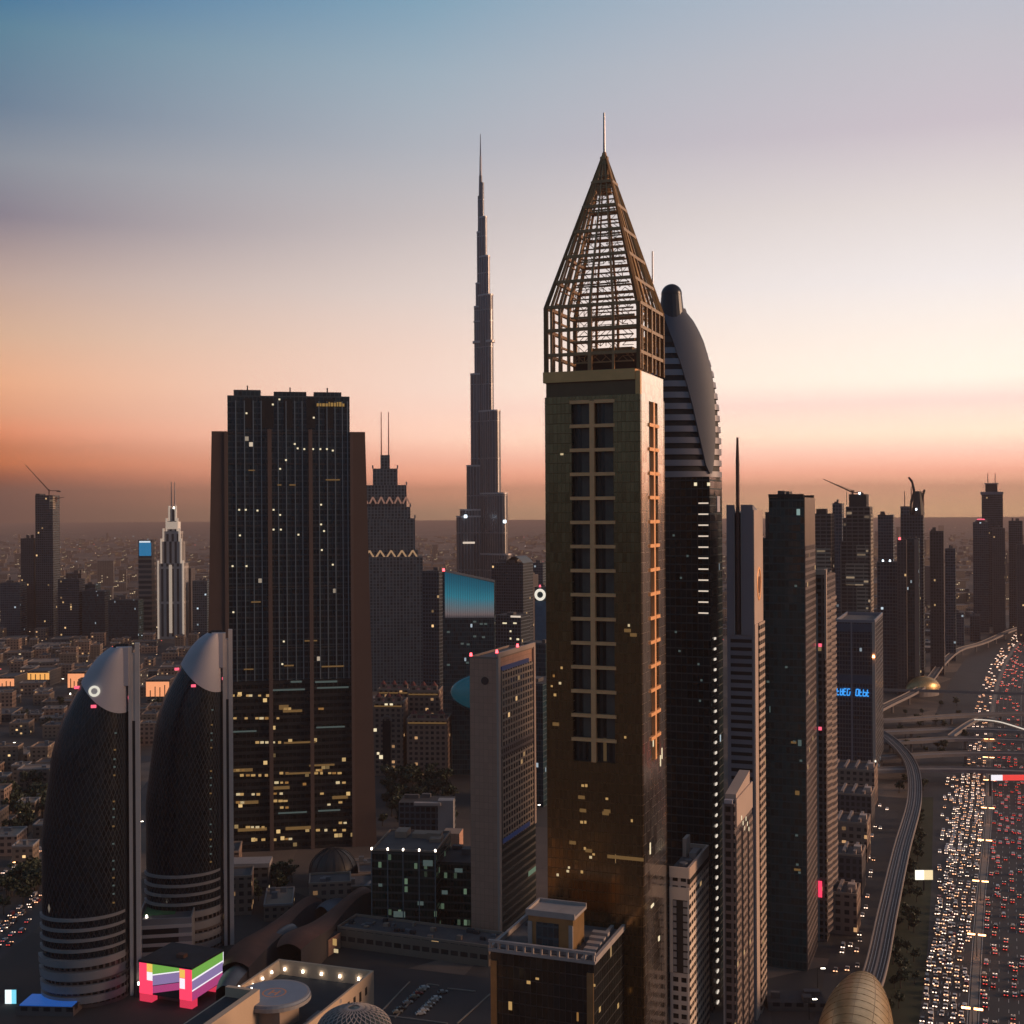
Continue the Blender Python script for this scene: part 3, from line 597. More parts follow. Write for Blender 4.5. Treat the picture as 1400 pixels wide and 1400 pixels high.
# ================================================================== SAIL-CRESTED TWIN TOWERS
def sail(first=True):
    d = 570; c = at(178, 1345, 557); rt = empty('sail_tower', (c.x, 557, 0), R_(14), 'dark rounded tower with pale sail crest and a white ring sign, leftmost of the twins', 'tower', 'twin sail towers')
    FOOT.append((c.x-18, 560, 34))
    # local: spine at x=0..4.5 ; glass body to -x ; front is -y
    zs = [0, 25, 73, 109, 120, 129, 140, 147, 153, 157]; xs = [-35.5, -37, -37, -32.5, -29.5, -25.5, -19.5, -15.5, -10.5, -3]
    def xl(z):
        for i in range(len(zs)-1):
            if z <= zs[i+1]: t = (z-zs[i])/(zs[i+1]-zs[i]); return xs[i]+(xs[i+1]-xs[i])*t
        return -2
    XL = [xl(z) for z in range(0, 158)]
    for _ in range(10): XL = [XL[0]]+[(XL[i-1]+XL[i]*2+XL[i+1])/4 for i in range(1, len(XL)-1)]+[XL[-1]]
    def xls(z): i = min(int(z), len(XL)-2); return XL[i]+(XL[i+1]-XL[i])*(z-i)
    def surf(phi, z, off=0):     # phi 0 = at the spine, front ; pi = leftmost point ; beyond = rear
        w = -xls(z); x = -w*(1-math.cos(phi))/2*1.0; b = 15*(w/39.)**.5
        return Vector((x-off*math.sin(phi/2), -(b+off)*math.sin(phi), z))
    def zcut(x): s = min(1, max(0, (x+18)/18.)); return 138-12*(1-(1-s)**2)+max(0, -18-x)*1.3
    def cutz(phi):
        lo, hi = 90., 156.
        for _ in range(24):
            m_ = (lo+hi)/2; q = surf(phi, m_)
            if m_ > zcut(q.x): hi = m_
            else: lo = m_
        return lo
    def ff(u, v, a0=0, a1=1.0):
        phi = math.pi*(a0+(a1-a0)*u); return surf(phi, 20+(cutz(phi)-20)*v)
    b = MB(); b.grid(lambda u, v: ff(u, v), 40, 50, 0, True, lambda u, v: (u*60, 20+110*v)); b.build('glass_body', 'sailglass', rt)
    b = MB()
    def crest(u, v): phi = math.pi*u; z0 = cutz(phi); return surf(phi, z0+(155-z0)*v, .5)
    b.grid(crest, 36, 24, 0, True)
    b.grid(lambda u, v: surf(math.pi*u, cutz(math.pi*u)+(.0 if v < .5 else .0), .5*(1-v)), 36, 2, 0, False); b.build('sail_crest', 'white', rt)
    # flat rear wall
    b = MB(); b.grid(lambda u, v: Vector((xls(156*v)*(1-u), 1.0+2*0, 156*v)), 6, 60, 0, False, lambda u, v: (u*39, v*156)); b.build('rear_wall', 'faroff', rt)
    for z0 in range(20): pass
    for i, zz in enumerate((38, 33.5, 29, 24.5)):
        q = MB(); q.grid(lambda u, v: surf(math.pi*u, zz+1.3*v, .9), 30, 1); q.grid(lambda u, v: surf(math.pi*u, zz+1.3, .9*(1-v)), 30, 1); q.build('ring_band', 'greyband', rt)
    for zz, h in ((18.5, 3.0), (12.6, 3.6), (7.2, 3.2), (2.6, 3.0)):
        q = MB(); q.grid(lambda u, v: surf(math.pi*u, zz+h*v, 1.8), 30, 1); q.grid(lambda u, v: surf(math.pi*u, zz+h, 1.8*(1-v)), 30, 1); q.build('parking_deck_band', 'greyband', rt)
    q = MB(); q.grid(lambda u, v: surf(math.pi*u, 22*v, -.6), 30, 1, 0, False, lambda u, v: (u*60, v*20)); q.build('podium_levels', 'brownwin', rt)
    # spine: two pale fins with a dark slot
    MB().box(.2, 1.7, -4.5, -1.0, 0, 155, 0, 0).build('spine_fin', 'finside', rt)
    MB().box(3.0, 5.0, -4.0, -.5, 0, 156.5, 0, 0).build('spine_fin', 'finside', rt)
    MB().box(1.7, 3.0, -3.0, -1, 0, 147, 0, 0).build('spine_slot', 'dark', rt)
    MB().box(1.71, 2.99, -3.7, -.6, 122, 152, 0, 0).build('spine_cap', 'finside', rt)
    MB().box(-5, .3, -6, -1, 138, 155).build('crest_link', 'white', rt)
    # vertical strip of small lights up the glass
    for i in range(22):
        q = surf(math.pi*.27, 44+i*3.7+random.uniform(-.3, .3), .15)
        if random.random() < .55: MB().box(-.7, .7, -.1, .1, -.35, .35).build('stair_light', M['winc'] if i % 3 else M['wind'], rt, q, 0)
    for ph, zz in ((.97, 137.5), (.52, 130.5), (0.02, 132)):
        q = surf(math.pi*ph, zz, 1.0); o = MB().box(-1.1, 1.1, -.5, .5, -.6, .6).build('beacon', M['redb'], rt, q)
    return rt, surf
M['redb'] = emi('soft_red_lamp', (1, .12, .2), 1.3)
rt, surf = sail()
KIDS = {}
r2 = dup(rt); tag(r2, 'dark rounded tower with pale sail crest, right one of the twins, no ring sign', 'tower', 'twin sail towers')
c2 = at(306, 1280, 620); r2.location = (c2.x, 620, 0); FOOT.append((c2.x-18, 622, 34))
# ring sign on the left one only
q = surf(math.pi*.56, 137, 1.3); b = MB(); b.grid(lambda u, v: Vector((1.9*math.cos(2*math.pi*u)*(1+.28*math.cos(2*math.pi*v)), .5*math.sin(2*math.pi*v), 1.9*math.sin(2*math.pi*u)*(1+.28*math.cos(2*math.pi*v)))), 24, 8)
b.build('ring_sign', emi('ring_light', (1, .95, .8), .75), rt, q)
MB().cyl(0, 0, 0, 6, 3, 2, 8).build('uplight_base', 'dark', rt, (4.5, -5, 0))
MB().box(-.8, .8, -.3, .3, 0, 1.2).build('entrance_uplight', 'lampw', rt, (4.4, -8.6, 6))

# podium linking the twins
t = T('podium_building', 'grey banded podium with green terrace joining the twin rounded towers', 'building', 262, 588, 186, 300, 1245, R_(-9), Rm=34)
t.top = 22; t.body(['greyband', 'roof']); t.parapet('greyband', 1.4, .6)
for i in range(5): t.part(MB().box(-t.L-.2, .2, -.4, -.02, 2+i*4.2, 3.6+i*4.2), 'band', 'finside')
t.part(MB().box(-t.L+3, -6, -.25, -.03, 8.2, 19.5), 'dark_glass_screen', 'black')
t.part(MB().box(-t.L+2, -t.L*.35, 10, 30, 22.05, 22.3), 'terrace_lawn', mat('terrace_green', (.05, .16, .06), .9))
for x, y in ((-t.L+4, 6), (-t.L*.5, 22), (-t.L*.3, 20)): beacon(t.root, x, y, 22.4, 'lampw', .6, 'terrace_lamp')

# ================================================================== STEPPED TWIN-MAST TOWER
def stepped():
    d = 1500; c = at(527, 700, d); rt = empty('stepped_tower', (c.x, d, 0), R_(6), 'blue-grey stepped tower with two thin roof masts, between dark slab and needle tower', 'skyscraper'); FOOT.append((c.x, d+25, 55)); k = d/F
    Z = lambda y: H+(700-y)*k
    steps = [(760, 50), (751, 44), (708, 40), (692, 34), (662, 29), (639, 17), (620, 6.5)]
    prev = 0
    for i, (y, hw_) in enumerate(steps):
        w = hw_*k; MB().box(-w, w, 25-w*.8, 25+w*.8, prev, Z(y), 0, 1).build('tier', ['bluegrey', 'roof'], rt); prev = Z(y)-.01*0
        if 1 < i < 6:
            for s in (-1, 1): MB().box(s*w-.9, s*w+.9, 25-w*.8-.5, 25-w*.8+1.5, Z(y)+.02, Z(y)+4).build('finial', 'silver', rt)
    MB().box(-56*k, 56*k, 0, 52, 0, Z(800)).build('podium_wing', 'bluegrey', rt)
    for y0, hw_, mm in ((683, 34, 'orn1'), (756, 44, 'orn2'), (900, 50, 'orn2')):
        w = hw_*k; yy = 25-w*.8; b = MB(); n = 6
        if y0 == 900: yy = -1.0; w = 34*k
        for j in range(n):
            x = -w+2*w*(j+.5)/n; s = w/n*.8; zz = Z(y0)
            b.bar((x-s, yy-.6, zz-4), (x, yy-.6, zz+4), 2.0); b.bar((x, yy-.6, zz+4), (x+s, yy-.6, zz-4), 2.0)
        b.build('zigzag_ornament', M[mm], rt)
    for j in range(-4, 5):
        w = 40*k; MB().box(j*8.4-.7, j*8.4+.7, 25-44*k*.8-.8, 25-44*k*.8+.4, 30, Z(757)).build('pilaster', 'silver', rt)
    for s in (-1, 1): MB().cyl(s*5.6*k*.9, 25, Z(620), Z(560), .9, .5, 8).build('mast', 'pinkmast', rt)
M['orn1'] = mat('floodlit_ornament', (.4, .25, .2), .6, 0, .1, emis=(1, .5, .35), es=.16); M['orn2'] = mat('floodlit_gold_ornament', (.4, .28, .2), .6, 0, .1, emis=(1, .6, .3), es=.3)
M['pinkmast'] = mat('pinkish_mast', (.5, .25, .2), .6)
stepped()

# ================================================================== TEAL-TOPPED BUILDING AND ROUND DISC
M['tealribs'] = None
m, nt_, p = newmat('teal_emissive_ribs')
uvn = N(nt_, 'ShaderNodeUVMap'); sp = N(nt_, 'ShaderNodeSeparateXYZ'); nt_.links.new(uvn.outputs[0], sp.inputs[0])
cc = ramp(nt_, sp.outputs[1], [(0, (.02, .02, .025, 1)), (.1, (.13, .10, .10, 1)), (.25, (.10, .13, .15, 1)), (.5, (.02, .16, .22, 1)), (.8, (.005, .09, .14, 1)), (1, (.003, .06, .10, 1))])  # emissive gradient from near black through pinkish grey to teal
st = math_(nt_, 'ADD', math_(nt_, 'MULTIPLY', math_(nt_, 'GREATER_THAN', math_(nt_, 'FRACT', math_(nt_, 'MULTIPLY', sp.outputs[0], 22.)), .3), .5), .6)
nt_.links.new(cc, p.inputs['Emission Color']); nt_.links.new(st, p.inputs['Emission Strength']); p.inputs['Base Color'].default_value = (.02, .04, .05, 1); p.inputs['Roughness'].default_value = .2
M['tealribs'] = m
t = T('teal_topped_building', 'dark glass building with slanting teal top, in front of the needle tower', 'building', 676, 1180, 605, 690, 796, R_(0), Rm=40)
zl = t.front(606, 781)[1]; L = t.L
t.part(MB().prism([(-L, 0), (0, 0), (0, t.R), (-L, t.R)], 0, t.top, 0, 1, False, True, lambda x, y: t.top+(zl-t.top)*(-x/L)), 'body', ['teal', 'roofdark'])
zb = t.front(640, 845)[1]; b = MB(); b.face([(-L+2, -.3, zb), (-.6, -.3, zb), (-.6, -.3, t.top-.5), (-L+2, -.3, zl-.5)], [(0, 0), (1, 0), (1, .92), (0, 1)]); t.part(b, 'teal_upper_panel', 'tealribs')
beacon(t.root, -L+1, 1, zl, 'lampr', 1.3)
t.litf([(649, 850), (658, 853), (664, 853), (613, 864), (649, 870), (661, 871), (632, 880), (640, 881), (613, 909), (639, 906)], 'winc', 3, 1.8)
# round teal building
c = at(683, 945, 1010); rt = empty('round_glass_hall', (c.x, 1010, 0), 0, 'round teal glass hall half hidden behind the tan slab tower', 'building'); FOOT.append((c.x, 1010, 48))
rh = 67*1010/F
MB().box(-rh*.98, rh*.8, 4, 40, 0, c.z-8, 0, 1).build('tower_block', ['teal', 'roofdark'], rt)
M['disc'] = mat('teal_glass_shell', (.02, .09, .12), .22, .1, .2, .05, emis=(.01, .12, .17), es=.22)
MB().grid(lambda u, v: Vector((rh*math.cos(math.pi*(v-.5))*math.cos(2*math.pi*u), 16*math.cos(math.pi*(v-.5))*math.sin(2*math.pi*u), c.z+17*math.sin(math.pi*(v-.5)))), 40, 20).build('glass_shell', 'disc', rt)
MB().grid(lambda u, v: Vector(((rh+.3)*math.cos(2*math.pi*u)*1.0, -6+ .0*v+.6*math.cos(2*math.pi*v), c.z+17.3*math.sin(2*math.pi*u)+.5*math.sin(2*math.pi*v))), 40, 6).build('rim', 'teal', rt)

# ================================================================== TAN SLAB TOWER
t = T('tan_slab_tower', 'tan slab tower with blank front and gridded window side, left of the golden tower', 'tower', 680, 617, 642, 731, 893)
L, R, Z = t.L, t.R, t.top
t.part(MB().box(-L, -L*.0-.6, 0, R, 0, Z-3, 0, 1), 'blank_wall', ['tangrid', 'roof'])
zmid = t.right(710, 1140)[1]
b = MB(); b.box(-.59, -.05, 3, R-2.5, zmid, Z-9.5); t.part(b, 'window_grid', 'tanwin')
b = MB(); b.box(-.59, -.05, 3, R, 0, zmid-.02); t.part(b, 'louvred_lower_side', facade('sloping_louvres', (.10, .09, .075), (.015, .02, .018), 40, 4, .01, 1.3, .3, lit=.02, lc=(.6, .9, .6), ls=.3))
b = MB(); b.box(-.59, .5, 0, 3, 0, Z); b.box(-.59, .5, R-2.5, R, zmid, Z); b.box(-.59, .5, 3.01, R-2.51, Z-2.2, Z); t.part(b, 'portal_frame', 'pink')
t.part(MB().box(-.58, .02, 3.02, 6, Z-9, zmid), 'dark_slot', 'black')
t.part(MB().box(-.56, .03, 6, R-9, Z-9.6, Z-7.4), 'blue_light', 'bluedim')
t.part(MB().box(-.56, .03, 6, R-9, zmid+.5, zmid+3), 'blue_light', 'bluedim')
t.part(MB().box(-.5, .05, 4, R-3, t.right(705, 1020)[1]-3, t.right(705, 1020)[1]+3), 'sky_lobby', 'brownwin')
t.parapet('tan', 1.0, .6, Z-3)
for x, y in ((-L+.5, .5), (-.5, .5), (-.6, R*.55)): beacon(t.root, x, y, Z if x > -1 else Z-2, 'lampr', .8)
o = t.part(MB().cyl(0, 0, 0, .3, 2.0, 2.0, 16), 'wall_medallion', 'brown'); o.rotation_euler = (R_(90), 0, 0); o.location = (-L*.45, .02, Z-14)
# podium and green glass block
t = T('tan_podium_block', 'long low tan block with rows of small windows below the green glass block', 'building', 668, 585, 461, 690, 1296, TH, Rm=20)
t.body(['podium', 'roof']); t.parapet('tan', 1.2); t.litf([(461, 1285)], 'winw')
for i in range(26):
    x_, y_ = random.uniform(-t.L+2, -4), random.uniform(2, t.R-4); t.part(MB().box(x_, x_+random.uniform(1, 4), y_, y_+random.uniform(1, 2.5), t.top+.02+i*.002, t.top+random.uniform(.6, 2)), 'rooftop_unit', random.choice(('greyroof', 'tan', 'roofdark')))
t = T('green_glass_block', 'mid-rise green glass office block with lamps along its roof edge', 'building', 596, 630, 508, 646, 1166, R_(8), Rm=40)
t.body(['greenlow', 'roof']); t.parapet('tan', 1.0); t.plant(4, hmax=5, m='tan')
for px in (508, 530, 551, 573, 595):
    a, zz = t.front(px, 1166); t.part(MB().box(a-.25, a+.25, -.4, -.02, 0, t.top), 'mullion', 'mull'); beacon(t.root, a, .3, t.top+.5, 'lampw', .55, 'roof_lamp')
t.litf([(585, 1180, 5, 3), (627, 1190, 4, 2), (608, 1220, 3, 2), (546, 1250, 6, 3), (580, 1275, 11, 2), (520, 1210, 2, 1.5), (575, 1235, 3, 2)], 'winc')
t = T('green_glass_block', 'low dark green glass block tucked between the green office and the tan slab', 'building', 652, 640, 598, 668, 1180, R_(8), Rm=30)
t.body(['greenlow', 'roofdark']); t.plant(2)

# ================================================================== FRONT DARK BUILDING
t = T('dark_glass_block', 'dark glass block with white rooftop frame and penthouse at the bottom centre', 'building', 812, 400, 671, 872, 1318)
L, R, Z = t.L, t.R, t.top
t.part(MB().box(-L, 0, 0, R, 0, Z, 0, 1), 'body', [facade('black_glass', (.03, .028, .028), (.010, .012, .013), 2, 4, .12, .3, .12, lit=.006, lc=WARM, ls=.7), 'roof'])
for x in (-L+1.2, -1.2): t.part(MB().box(x-1.1, x+1.1, -.5, -.02, 0, Z-3), 'corner_pier', 'goldbar')
M['offwhite'] = mat('off_white_concrete', (.36, .31, .29), .8, 0, .12, .3)
b = MB(); b.box(-L-.6, .6, -.8, .4, Z+.02, Z+.9); b.box(-L-.6, .6, -.8, .4, Z+3.0, Z+3.8)
for i in range(13): x = -L+i*(L/12); b.box(x-.3, x+.3, -.7, .3, Z+.9, Z+3.0)
t.part(b, 'roof_frame', 'offwhite')
b = MB(); b.box(-.5, .6, .41, R, Z+.02, Z+1.9); b.box(-4.6, -3.5, .41, R-1, Z+.02, Z+1.2); t.part(b, 'side_parapet', 'offwhite')
b = MB(); b.box(-L-.6, -L+.5, .41, R, Z+.02, Z+1.6); b.box(-L+.5, -.51, R-.8, R, Z+.02, Z+1.6); t.part(b, 'rear_parapet', 'offwhite')
ph = t.part(MB().box(-L*.70, -L*.26, 7, 19, Z+.03, Z+11), 'penthouse', 'goldbar')
t.part(MB().box(-L*.72, -L*.24, 6.4, 19.6, Z+11.02, Z+12.0).box(-L*.72, -L*.24, 6.4, 7.1, Z+12.0, Z+13).box(-L*.72, -L*.24, 18.9, 19.6, Z+12.0, Z+13).box(-L*.72, -L*.70, 7.1, 18.9, Z+12.0, Z+13), 'penthouse_roof', 'offwhite')
t.part(MB().box(-L*.62, -L*.40, 6.8, 6.98, Z+1, Z+9), 'penthouse_window', 'teal')
t.part(MB().box(-L*.7, -L*.66, 6.5, 7, Z, Z+9).box(-L*.3, -L*.26, 6.5, 7, Z, Z+9), 'penthouse_column', 'offwhite')
for i in range(4): t.part(MB().box(-6-i*.5, -1.8, 8+i*4.5, 10.5+i*4.5, Z+.03, Z+1.8+.3*i), 'chiller', 'offwhite')
t.litf([(723, 1343, 1.2, 1.2), (735, 1338, 1.5, .7), (698, 1375, 1.2, 3), (812, 1347, .8, .8), (790, 1390, .8, 3)], 'winw')
for px, py in ((820, 1380), (845, 1375)):
    bq, zz = t.right(px, py); t.part(MB().box(-.05, .1, bq-.8, bq+.8, zz-.8, zz+.8), 'lit_window', 'winw')

for i in range(12):
    x_, y_ = random.uniform(-L+1.5, -7), random.uniform(21, R-3); t.part(MB().box(x_, x_+random.uniform(.8, 2.2), y_, y_+random.uniform(.8, 1.8), Z+.03, Z+random.uniform(.7, 1.8)), 'rooftop_unit', random.choice(('greyroof', 'offwhite', 'roofdark')))
for i in range(3): t.part(MB().bar((-L+2, 3+i*1.2, Z+.5), (-8, 3+i*1.2, Z+.5), .35), 'duct', 'greyroof')
# ================================================================== RIGHT HAND CLUSTER
# white striped tower right of the golden tower
t = T('white_balcony_tower', 'white tower with dark window recess and striped balcony side, beside the golden tower base', 'tower', 942, 460, 915, 969, 1193)
L, R, Z = t.L, t.R, t.top
zr0, zr1 = t.front(925, 1230)[1], t.front(925, 1330)[1]
t.part(MB().box(-L, -.8, .5, R, 0, Z, 0, 1), 'body', ['whitewin', 'roof'])
b = MB(); b.box(-L, 0, 0, .48, zr0, t.front(925, 1213)[1]); b.box(-L, 0, 0, .48, t.front(925, 1200)[1], Z+1.6); b.box(-L, -L+1.2, 0, .48, zr1, zr0)
t.part(b, 'front_band', 'tanw'); 
t.part(MB().box(-L+1.21, -.81, .3, .49, zr1, zr0), 'window_recess', 'black')
n = 10
for i in range(n):
    zz = zr1+(zr0-zr1)*(i+.5)/n
    t.part(MB().box(-L+1.2, -L+2.6, -.1, .29, zz-1, zz+1).box(-2.3, -.8, -.1, .29, zz-1, zz+1), 'balcony_end', 'greyband')
b = MB(); b.box(-.79, 0, .49, R-3.5, 0, Z-6); b.box(-.79, 0, R-3, R, 0, Z-6); t.part(b, 'balcony_side', 'whitebalc')
t.part(MB().box(-.79, .15, .49, R, Z-5.98, Z+1.6).box(-L-.1, -.8, R-.8, R+.1, Z+.02, Z+1.6), 'parapet', 'pink')
t.part(MB().box(-.78, .25, .48, R, Z-4.5, Z-2.6), 'dark_strip', 'black')
t.part(MB().box(-L+.4, -L+1.8, 20, 27, Z+.02, Z+7), 'stair_core', 'pink')
t.part(MB().cyl(-L*.5, 7, Z+.02, Z+1.6, 1.6, 1.6, 14).cyl(-L*.4, 12, Z+.02, Z+1.4, 1.4, 1.4, 12), 'cooling_unit', 'greyroof')
t.part(MB().box(-L*.55, -1.4, 18, 26, Z+.02, Z+2.4), 'roof_plant', 'greyband')

# bulb-topped curved tower
def bulb():
    t = T('bulb_topped_tower', 'dark curved tower with a rounded bulb top and banded balconies behind the golden tower', 'skyscraper', 970, 530, 856, 987, 660)
    L, R, Z = t.L, t.R, t.top; H0 = H
    t.part(MB().box(-L, 0, 0, R, 0, t.front(940, 652)[1], 0, 1), 'body', [facade('black_teal_glass', (.02, .032, .036), (.006, .016, .02), 2.4, 3.6, .2, .6, .12, lit=.004, lc=COOL, ls=.7, jit=.02), 'roofdark'])
    # upper curved volume (local frame: centre of the plan)
    cx, cy = -L*.44, R*.55; Y0 = t.w(cx, cy)[1]; kk = Y0/F
    prof = [(660, 67), (650, 67), (600, 66.5), (560, 64), (530, 60), (510, 56), (490, 50), (470, 43), (455, 35.5), (440, 27), (430, 19), (422, 16)]
    cpx = 920
    zt_ = [(H+(700-y)*kk, w*kk) for y, w in prof]
    def wz(z):
        for (z0, w0), (z1, w1) in zip(zt_[:-1], zt_[1:]):
            if z <= z1: return w0+(w1-w0)*(z-z0)/(z1-z0)
        return zt_[-1][1]
    X0 = ((cpx-700)-(0))*Y0/F
    # root at world X,Y with rotation -TH: place a child frame unrotated via local conversion
    def loc(px_x, y, z):     # offset from the plan centre, in world axes -> local
        c, s = math.cos(t.th), math.sin(t.th); wx, wy = X0+px_x-t.X, Y0+y-t.Y; return Vector((wx*c-wy*s, wx*s+wy*c, z))
    def sf(phi, z, off=0, k=1): w = wz(z)*k+off; b_ = min(w, wz(z)*.62*k+off); return loc(w*math.cos(phi), -b_*math.sin(phi), z)
    z0, z1 = zt_[0][0], zt_[-1][0]
    b = MB(); b.grid(lambda u, v: sf(2*math.pi*u, z0+(z1-z0)*v, 0, .955), 40, 40, 0, True); t.part(b, 'dark_core', 'black')
    zb0 = t.front(940, 652)[1]; step = 15.2*kk; nb = 0; z = zb0
    while z < z1-18*kk:
        b = MB(); h = step*.52
        b.grid(lambda u, v: sf(2*math.pi*u, z+h*v, 0), 40, 1, 0, True); b.grid(lambda u, v: sf(2*math.pi*u, z+h, -.06*(v), 1-.05*v), 40, 1); b.grid(lambda u, v: sf(2*math.pi*u, z, 0, .95+.05*v), 40, 1)
        t.part(b, 'balcony_band', 'silver' if z < z1-60*kk else 'dark'); z += step
    Zp = lambda y: H+(700-y)*kk
    Ls = [(652, 47), (640, 54), (600, 63), (560, 70), (530, 76), (500, 83), (470, 93), (450, 104), (435, 118), (425, 128)]
    Rs = [(652, 46), (640, 42), (600, 37), (560, 35), (530, 31), (500, 27), (470, 22), (450, 15), (435, 8), (425, 0)]
    def itp(Q, z):
        y = 700-(z-H)/kk
        for (ya, a), (yb, b_) in zip(Q[:-1], Q[1:]):
            if y >= yb: return R_(a+(b_-a)*(ya-y)/(ya-yb)) if y <= ya else R_(a)
        return R_(Q[-1][1])
    b = MB(); za, zb = Zp(650), Zp(424); b.grid(lambda u, v: sf(itp(Rs, za+(zb-za)*v)+(itp(Ls, za+(zb-za)*v)-itp(Rs, za+(zb-za)*v))*u, za+(zb-za)*v, .7), 14, 40, 0, True)
    for Q in (Rs, Ls): b.grid(lambda u, v: sf(itp(Q, za+(zb-za)*v), za+(zb-za)*v, .7-.9*u), 1, 40)
    t.part(b, 'smooth_shield', mat('slate_blue_shell', (.085, .10, .135), .6, 0, .06, .05))
    # neck and bulb
    r = 14.3*kk; q = loc(0, 0, Zp(404)); b = MB(); b.grid(lambda u, v: q+Vector((r*math.cos(2*math.pi*u)*math.sin(math.pi*v), r*math.sin(2*math.pi*u)*math.sin(math.pi*v), -r*1.0*math.cos(math.pi*v))), 24, 14); t.part(b, 'bulb', mat('dark_blue_bulb', (.03, .035, .045), .3, .3, 0))
    q = loc(0, 0, 0); t.part(MB().cyl(q.x, q.y, Zp(445), Zp(404), r*1.3, r*.98, 20), 'neck', mat('dark_blue_neck', (.03, .035, .045), .35, .3, 0))
    ql = t.front(891, 380); t.part(MB().cyl(ql[0], 1.5, Z, H+(700-338)*t.Y/F, .5, .35, 8), 'mast', 'burjmetal')
    # cream bars and dots of light on the corner
    for i in range(12):
        y = 688+15.0*i; a0, zz = t.front(955, y); a1 = t.front(968.5, y)[0]
        if i == 11: break
        t.part(MB().box(a0, a1, -.25, -.02, zz-.28, zz+.28), 'light_bar', 'bar')
    t.part(MB().box(t.front(953, 700)[0], t.front(954, 700)[0], -.3, -.01, t.front(953, 866)[1], Z-2), 'pilaster', 'dark')
    xf = t.front(972.5, 700); 
    for i in range(37):
        y = 873+14.2*i; bq, zz = t.right(977+i*.12, y)
        t.part(MB().box(-.02, .4, bq-1.4, bq+1.4, zz-.45, zz+.45), 'corner_light', 'dot')
    bq = t.right(980.5, 700)[0]; t.part(MB().box(-.01, .25, bq-.8, bq+5, t.right(977, 700)[1], t.right(977, 678)[1]), 'pale_panel', 'white')
    for px in (951, 971): a, zz = t.front(min(px, 969), 662); t.part(MB().box(a-.6, a+.6, -.4, -.02, zz-.7, zz+.7), 'lamp', 'winy')
    t.litf([(921, 732), (940, 760), (931, 790), (955, 908), (959, 930), (929, 890), (924, 864), (957, 958)], 'winc', .9, .9)
bulb()

# tower with slanting top and needle in a slot
t = T('needle_front_tower', 'grey louvred tower with slanting roof and thin needle standing in its front slot', 'skyscraper', 1029, 522, 993, 1041, 694)
L, R, Z = t.L, t.R, t.top
a0, a1 = t.front(1004.5, 760)[0], t.front(1013, 760)[0]; zs = t.front(1009, 868)[1]
b = MB()
def roofz(x, y): return Z+ (1.2 if y < 1 else -2.5)
b.prism([(-L, 0), (a0, 0), (a0, 2.5), (a1, 2.5), (a1, 0), (0, 0), (0, R), (-L, R)], zs, Z, 0, 0, False, True, roofz)
t.part(b, 'upper_shaft', ['silver']); t.part(MB().box(a0-.4, a0-.02, -.25, .3, zs, Z+1).box(a1+.02, a1+.4, -.25, .3, zs, Z+1), 'slot_edge', 'greyband')
t.part(MB().box(a0, a1, 2.2, 2.49, zs, Z-2), 'slot_back', mat('reddish_dark_panel', (.07, .04, .042), .5))
zl0 = t.front(1010, 872)[1]; zl1 = t.front(1010, 1078)[1]
t.part(MB().box(-L, -.01, .4, R, 0, zs-.01, 0, 0), 'lower_shaft', 'silver')
t.part(MB().box(-L+1.4, -.7, .1, .39, zl1, zl0), 'louvred_panel', 'louv')
t.part(MB().box(-L, -L+1.39, 0, .39, 0, zs-.02).box(-.69, 0, 0, .39, 0, zs-.02), 'frame_pier', 'silver')
am = (a0+a1)/2; nz = t.front(1009, 598)[1]; t.part(MB().cyl(am, .6, t.front(1009, 862)[1], nz-10, .85, .8, 10).cyl(am, .6, nz-10, nz, .8, .45, 10), 'needle', mat('dark_red_brown_needle', (.10, .055, .05), .5, .3))
zo = t.right(1038, 850)[1]; t.part(MB().box(.01, .5, .1, R, zo, Z-1), 'side_panel', 'pink')
b = MB(); b.box(0, .7, 0, R*.34, 0, zo-.02); t.part(b, 'side_pier', 'pink'); t.part(MB().box(0.01, 1.2, R*.35, R, 0, zo-.05), 'balcony_side', 'balc')
b = MB(); bo = R*.5; zc = t.right(1038, 797)[1]
b.grid(lambda u, v: Vector((.55+.4*math.sin(2*math.pi*v), bo+(4.6+.7*math.cos(2*math.pi*v))*math.cos(2*math.pi*u)*.9, zc+(6.6+.7*math.cos(2*math.pi*v))*math.sin(2*math.pi*u))), 28, 6); t.part(b, 'oval_emblem', 'goldbeam')
b = MB(); b.box(.51, .75, bo-1.8, bo+1.8, zc-4, zc+3); t.part(b, 'oval_emblem_plate', 'redbrown')

# small brown tower in front of it
t = T('brown_window_tower', 'slim brown tower with square windows and pinkish sloped penthouse, below the needle tower', 'tower', 1004, 470, 988, 1028, 1100)
t.body(['brownwin', 'roof']); L, R, Z = t.L, t.R, t.top
b = MB()
for k_ in (0.02, .38, .72): b.box(.01, .6, R*k_, R*(k_+.24), 0, Z-12)
t.part(b, 'balcony_stack', 'balcb')
t.part(MB().prism([(-L+.2, 4), (-.1, 4), (-.1, R-4), (-L+.2, R-4)], Z+.02, Z+4, 0, 0, True, True, lambda x, y: Z+2.5+y*.12), 'penthouse', 'pink')
t.part(MB().box(0, .5, 2, R-1, Z-9, Z+1.5), 'blank_upper_side', 'pink'); t.part(MB().box(-L*.9, -L*.2, .5, 3, Z+.02, Z+1.4), 'roof_plant', 'white')
t.part(MB().box(-L-.1, -L+.6, -.3, -.02, 0, Z), 'corner_pier', 'greyband')
for i in range(6):
    bq, zz = t.right(1012+i*2, 1118+(i*7) % 20); t.part(MB().box(.51, .62, bq-.5, bq+.5, zz-.8, zz+.8), 'lit_window', 'winy')

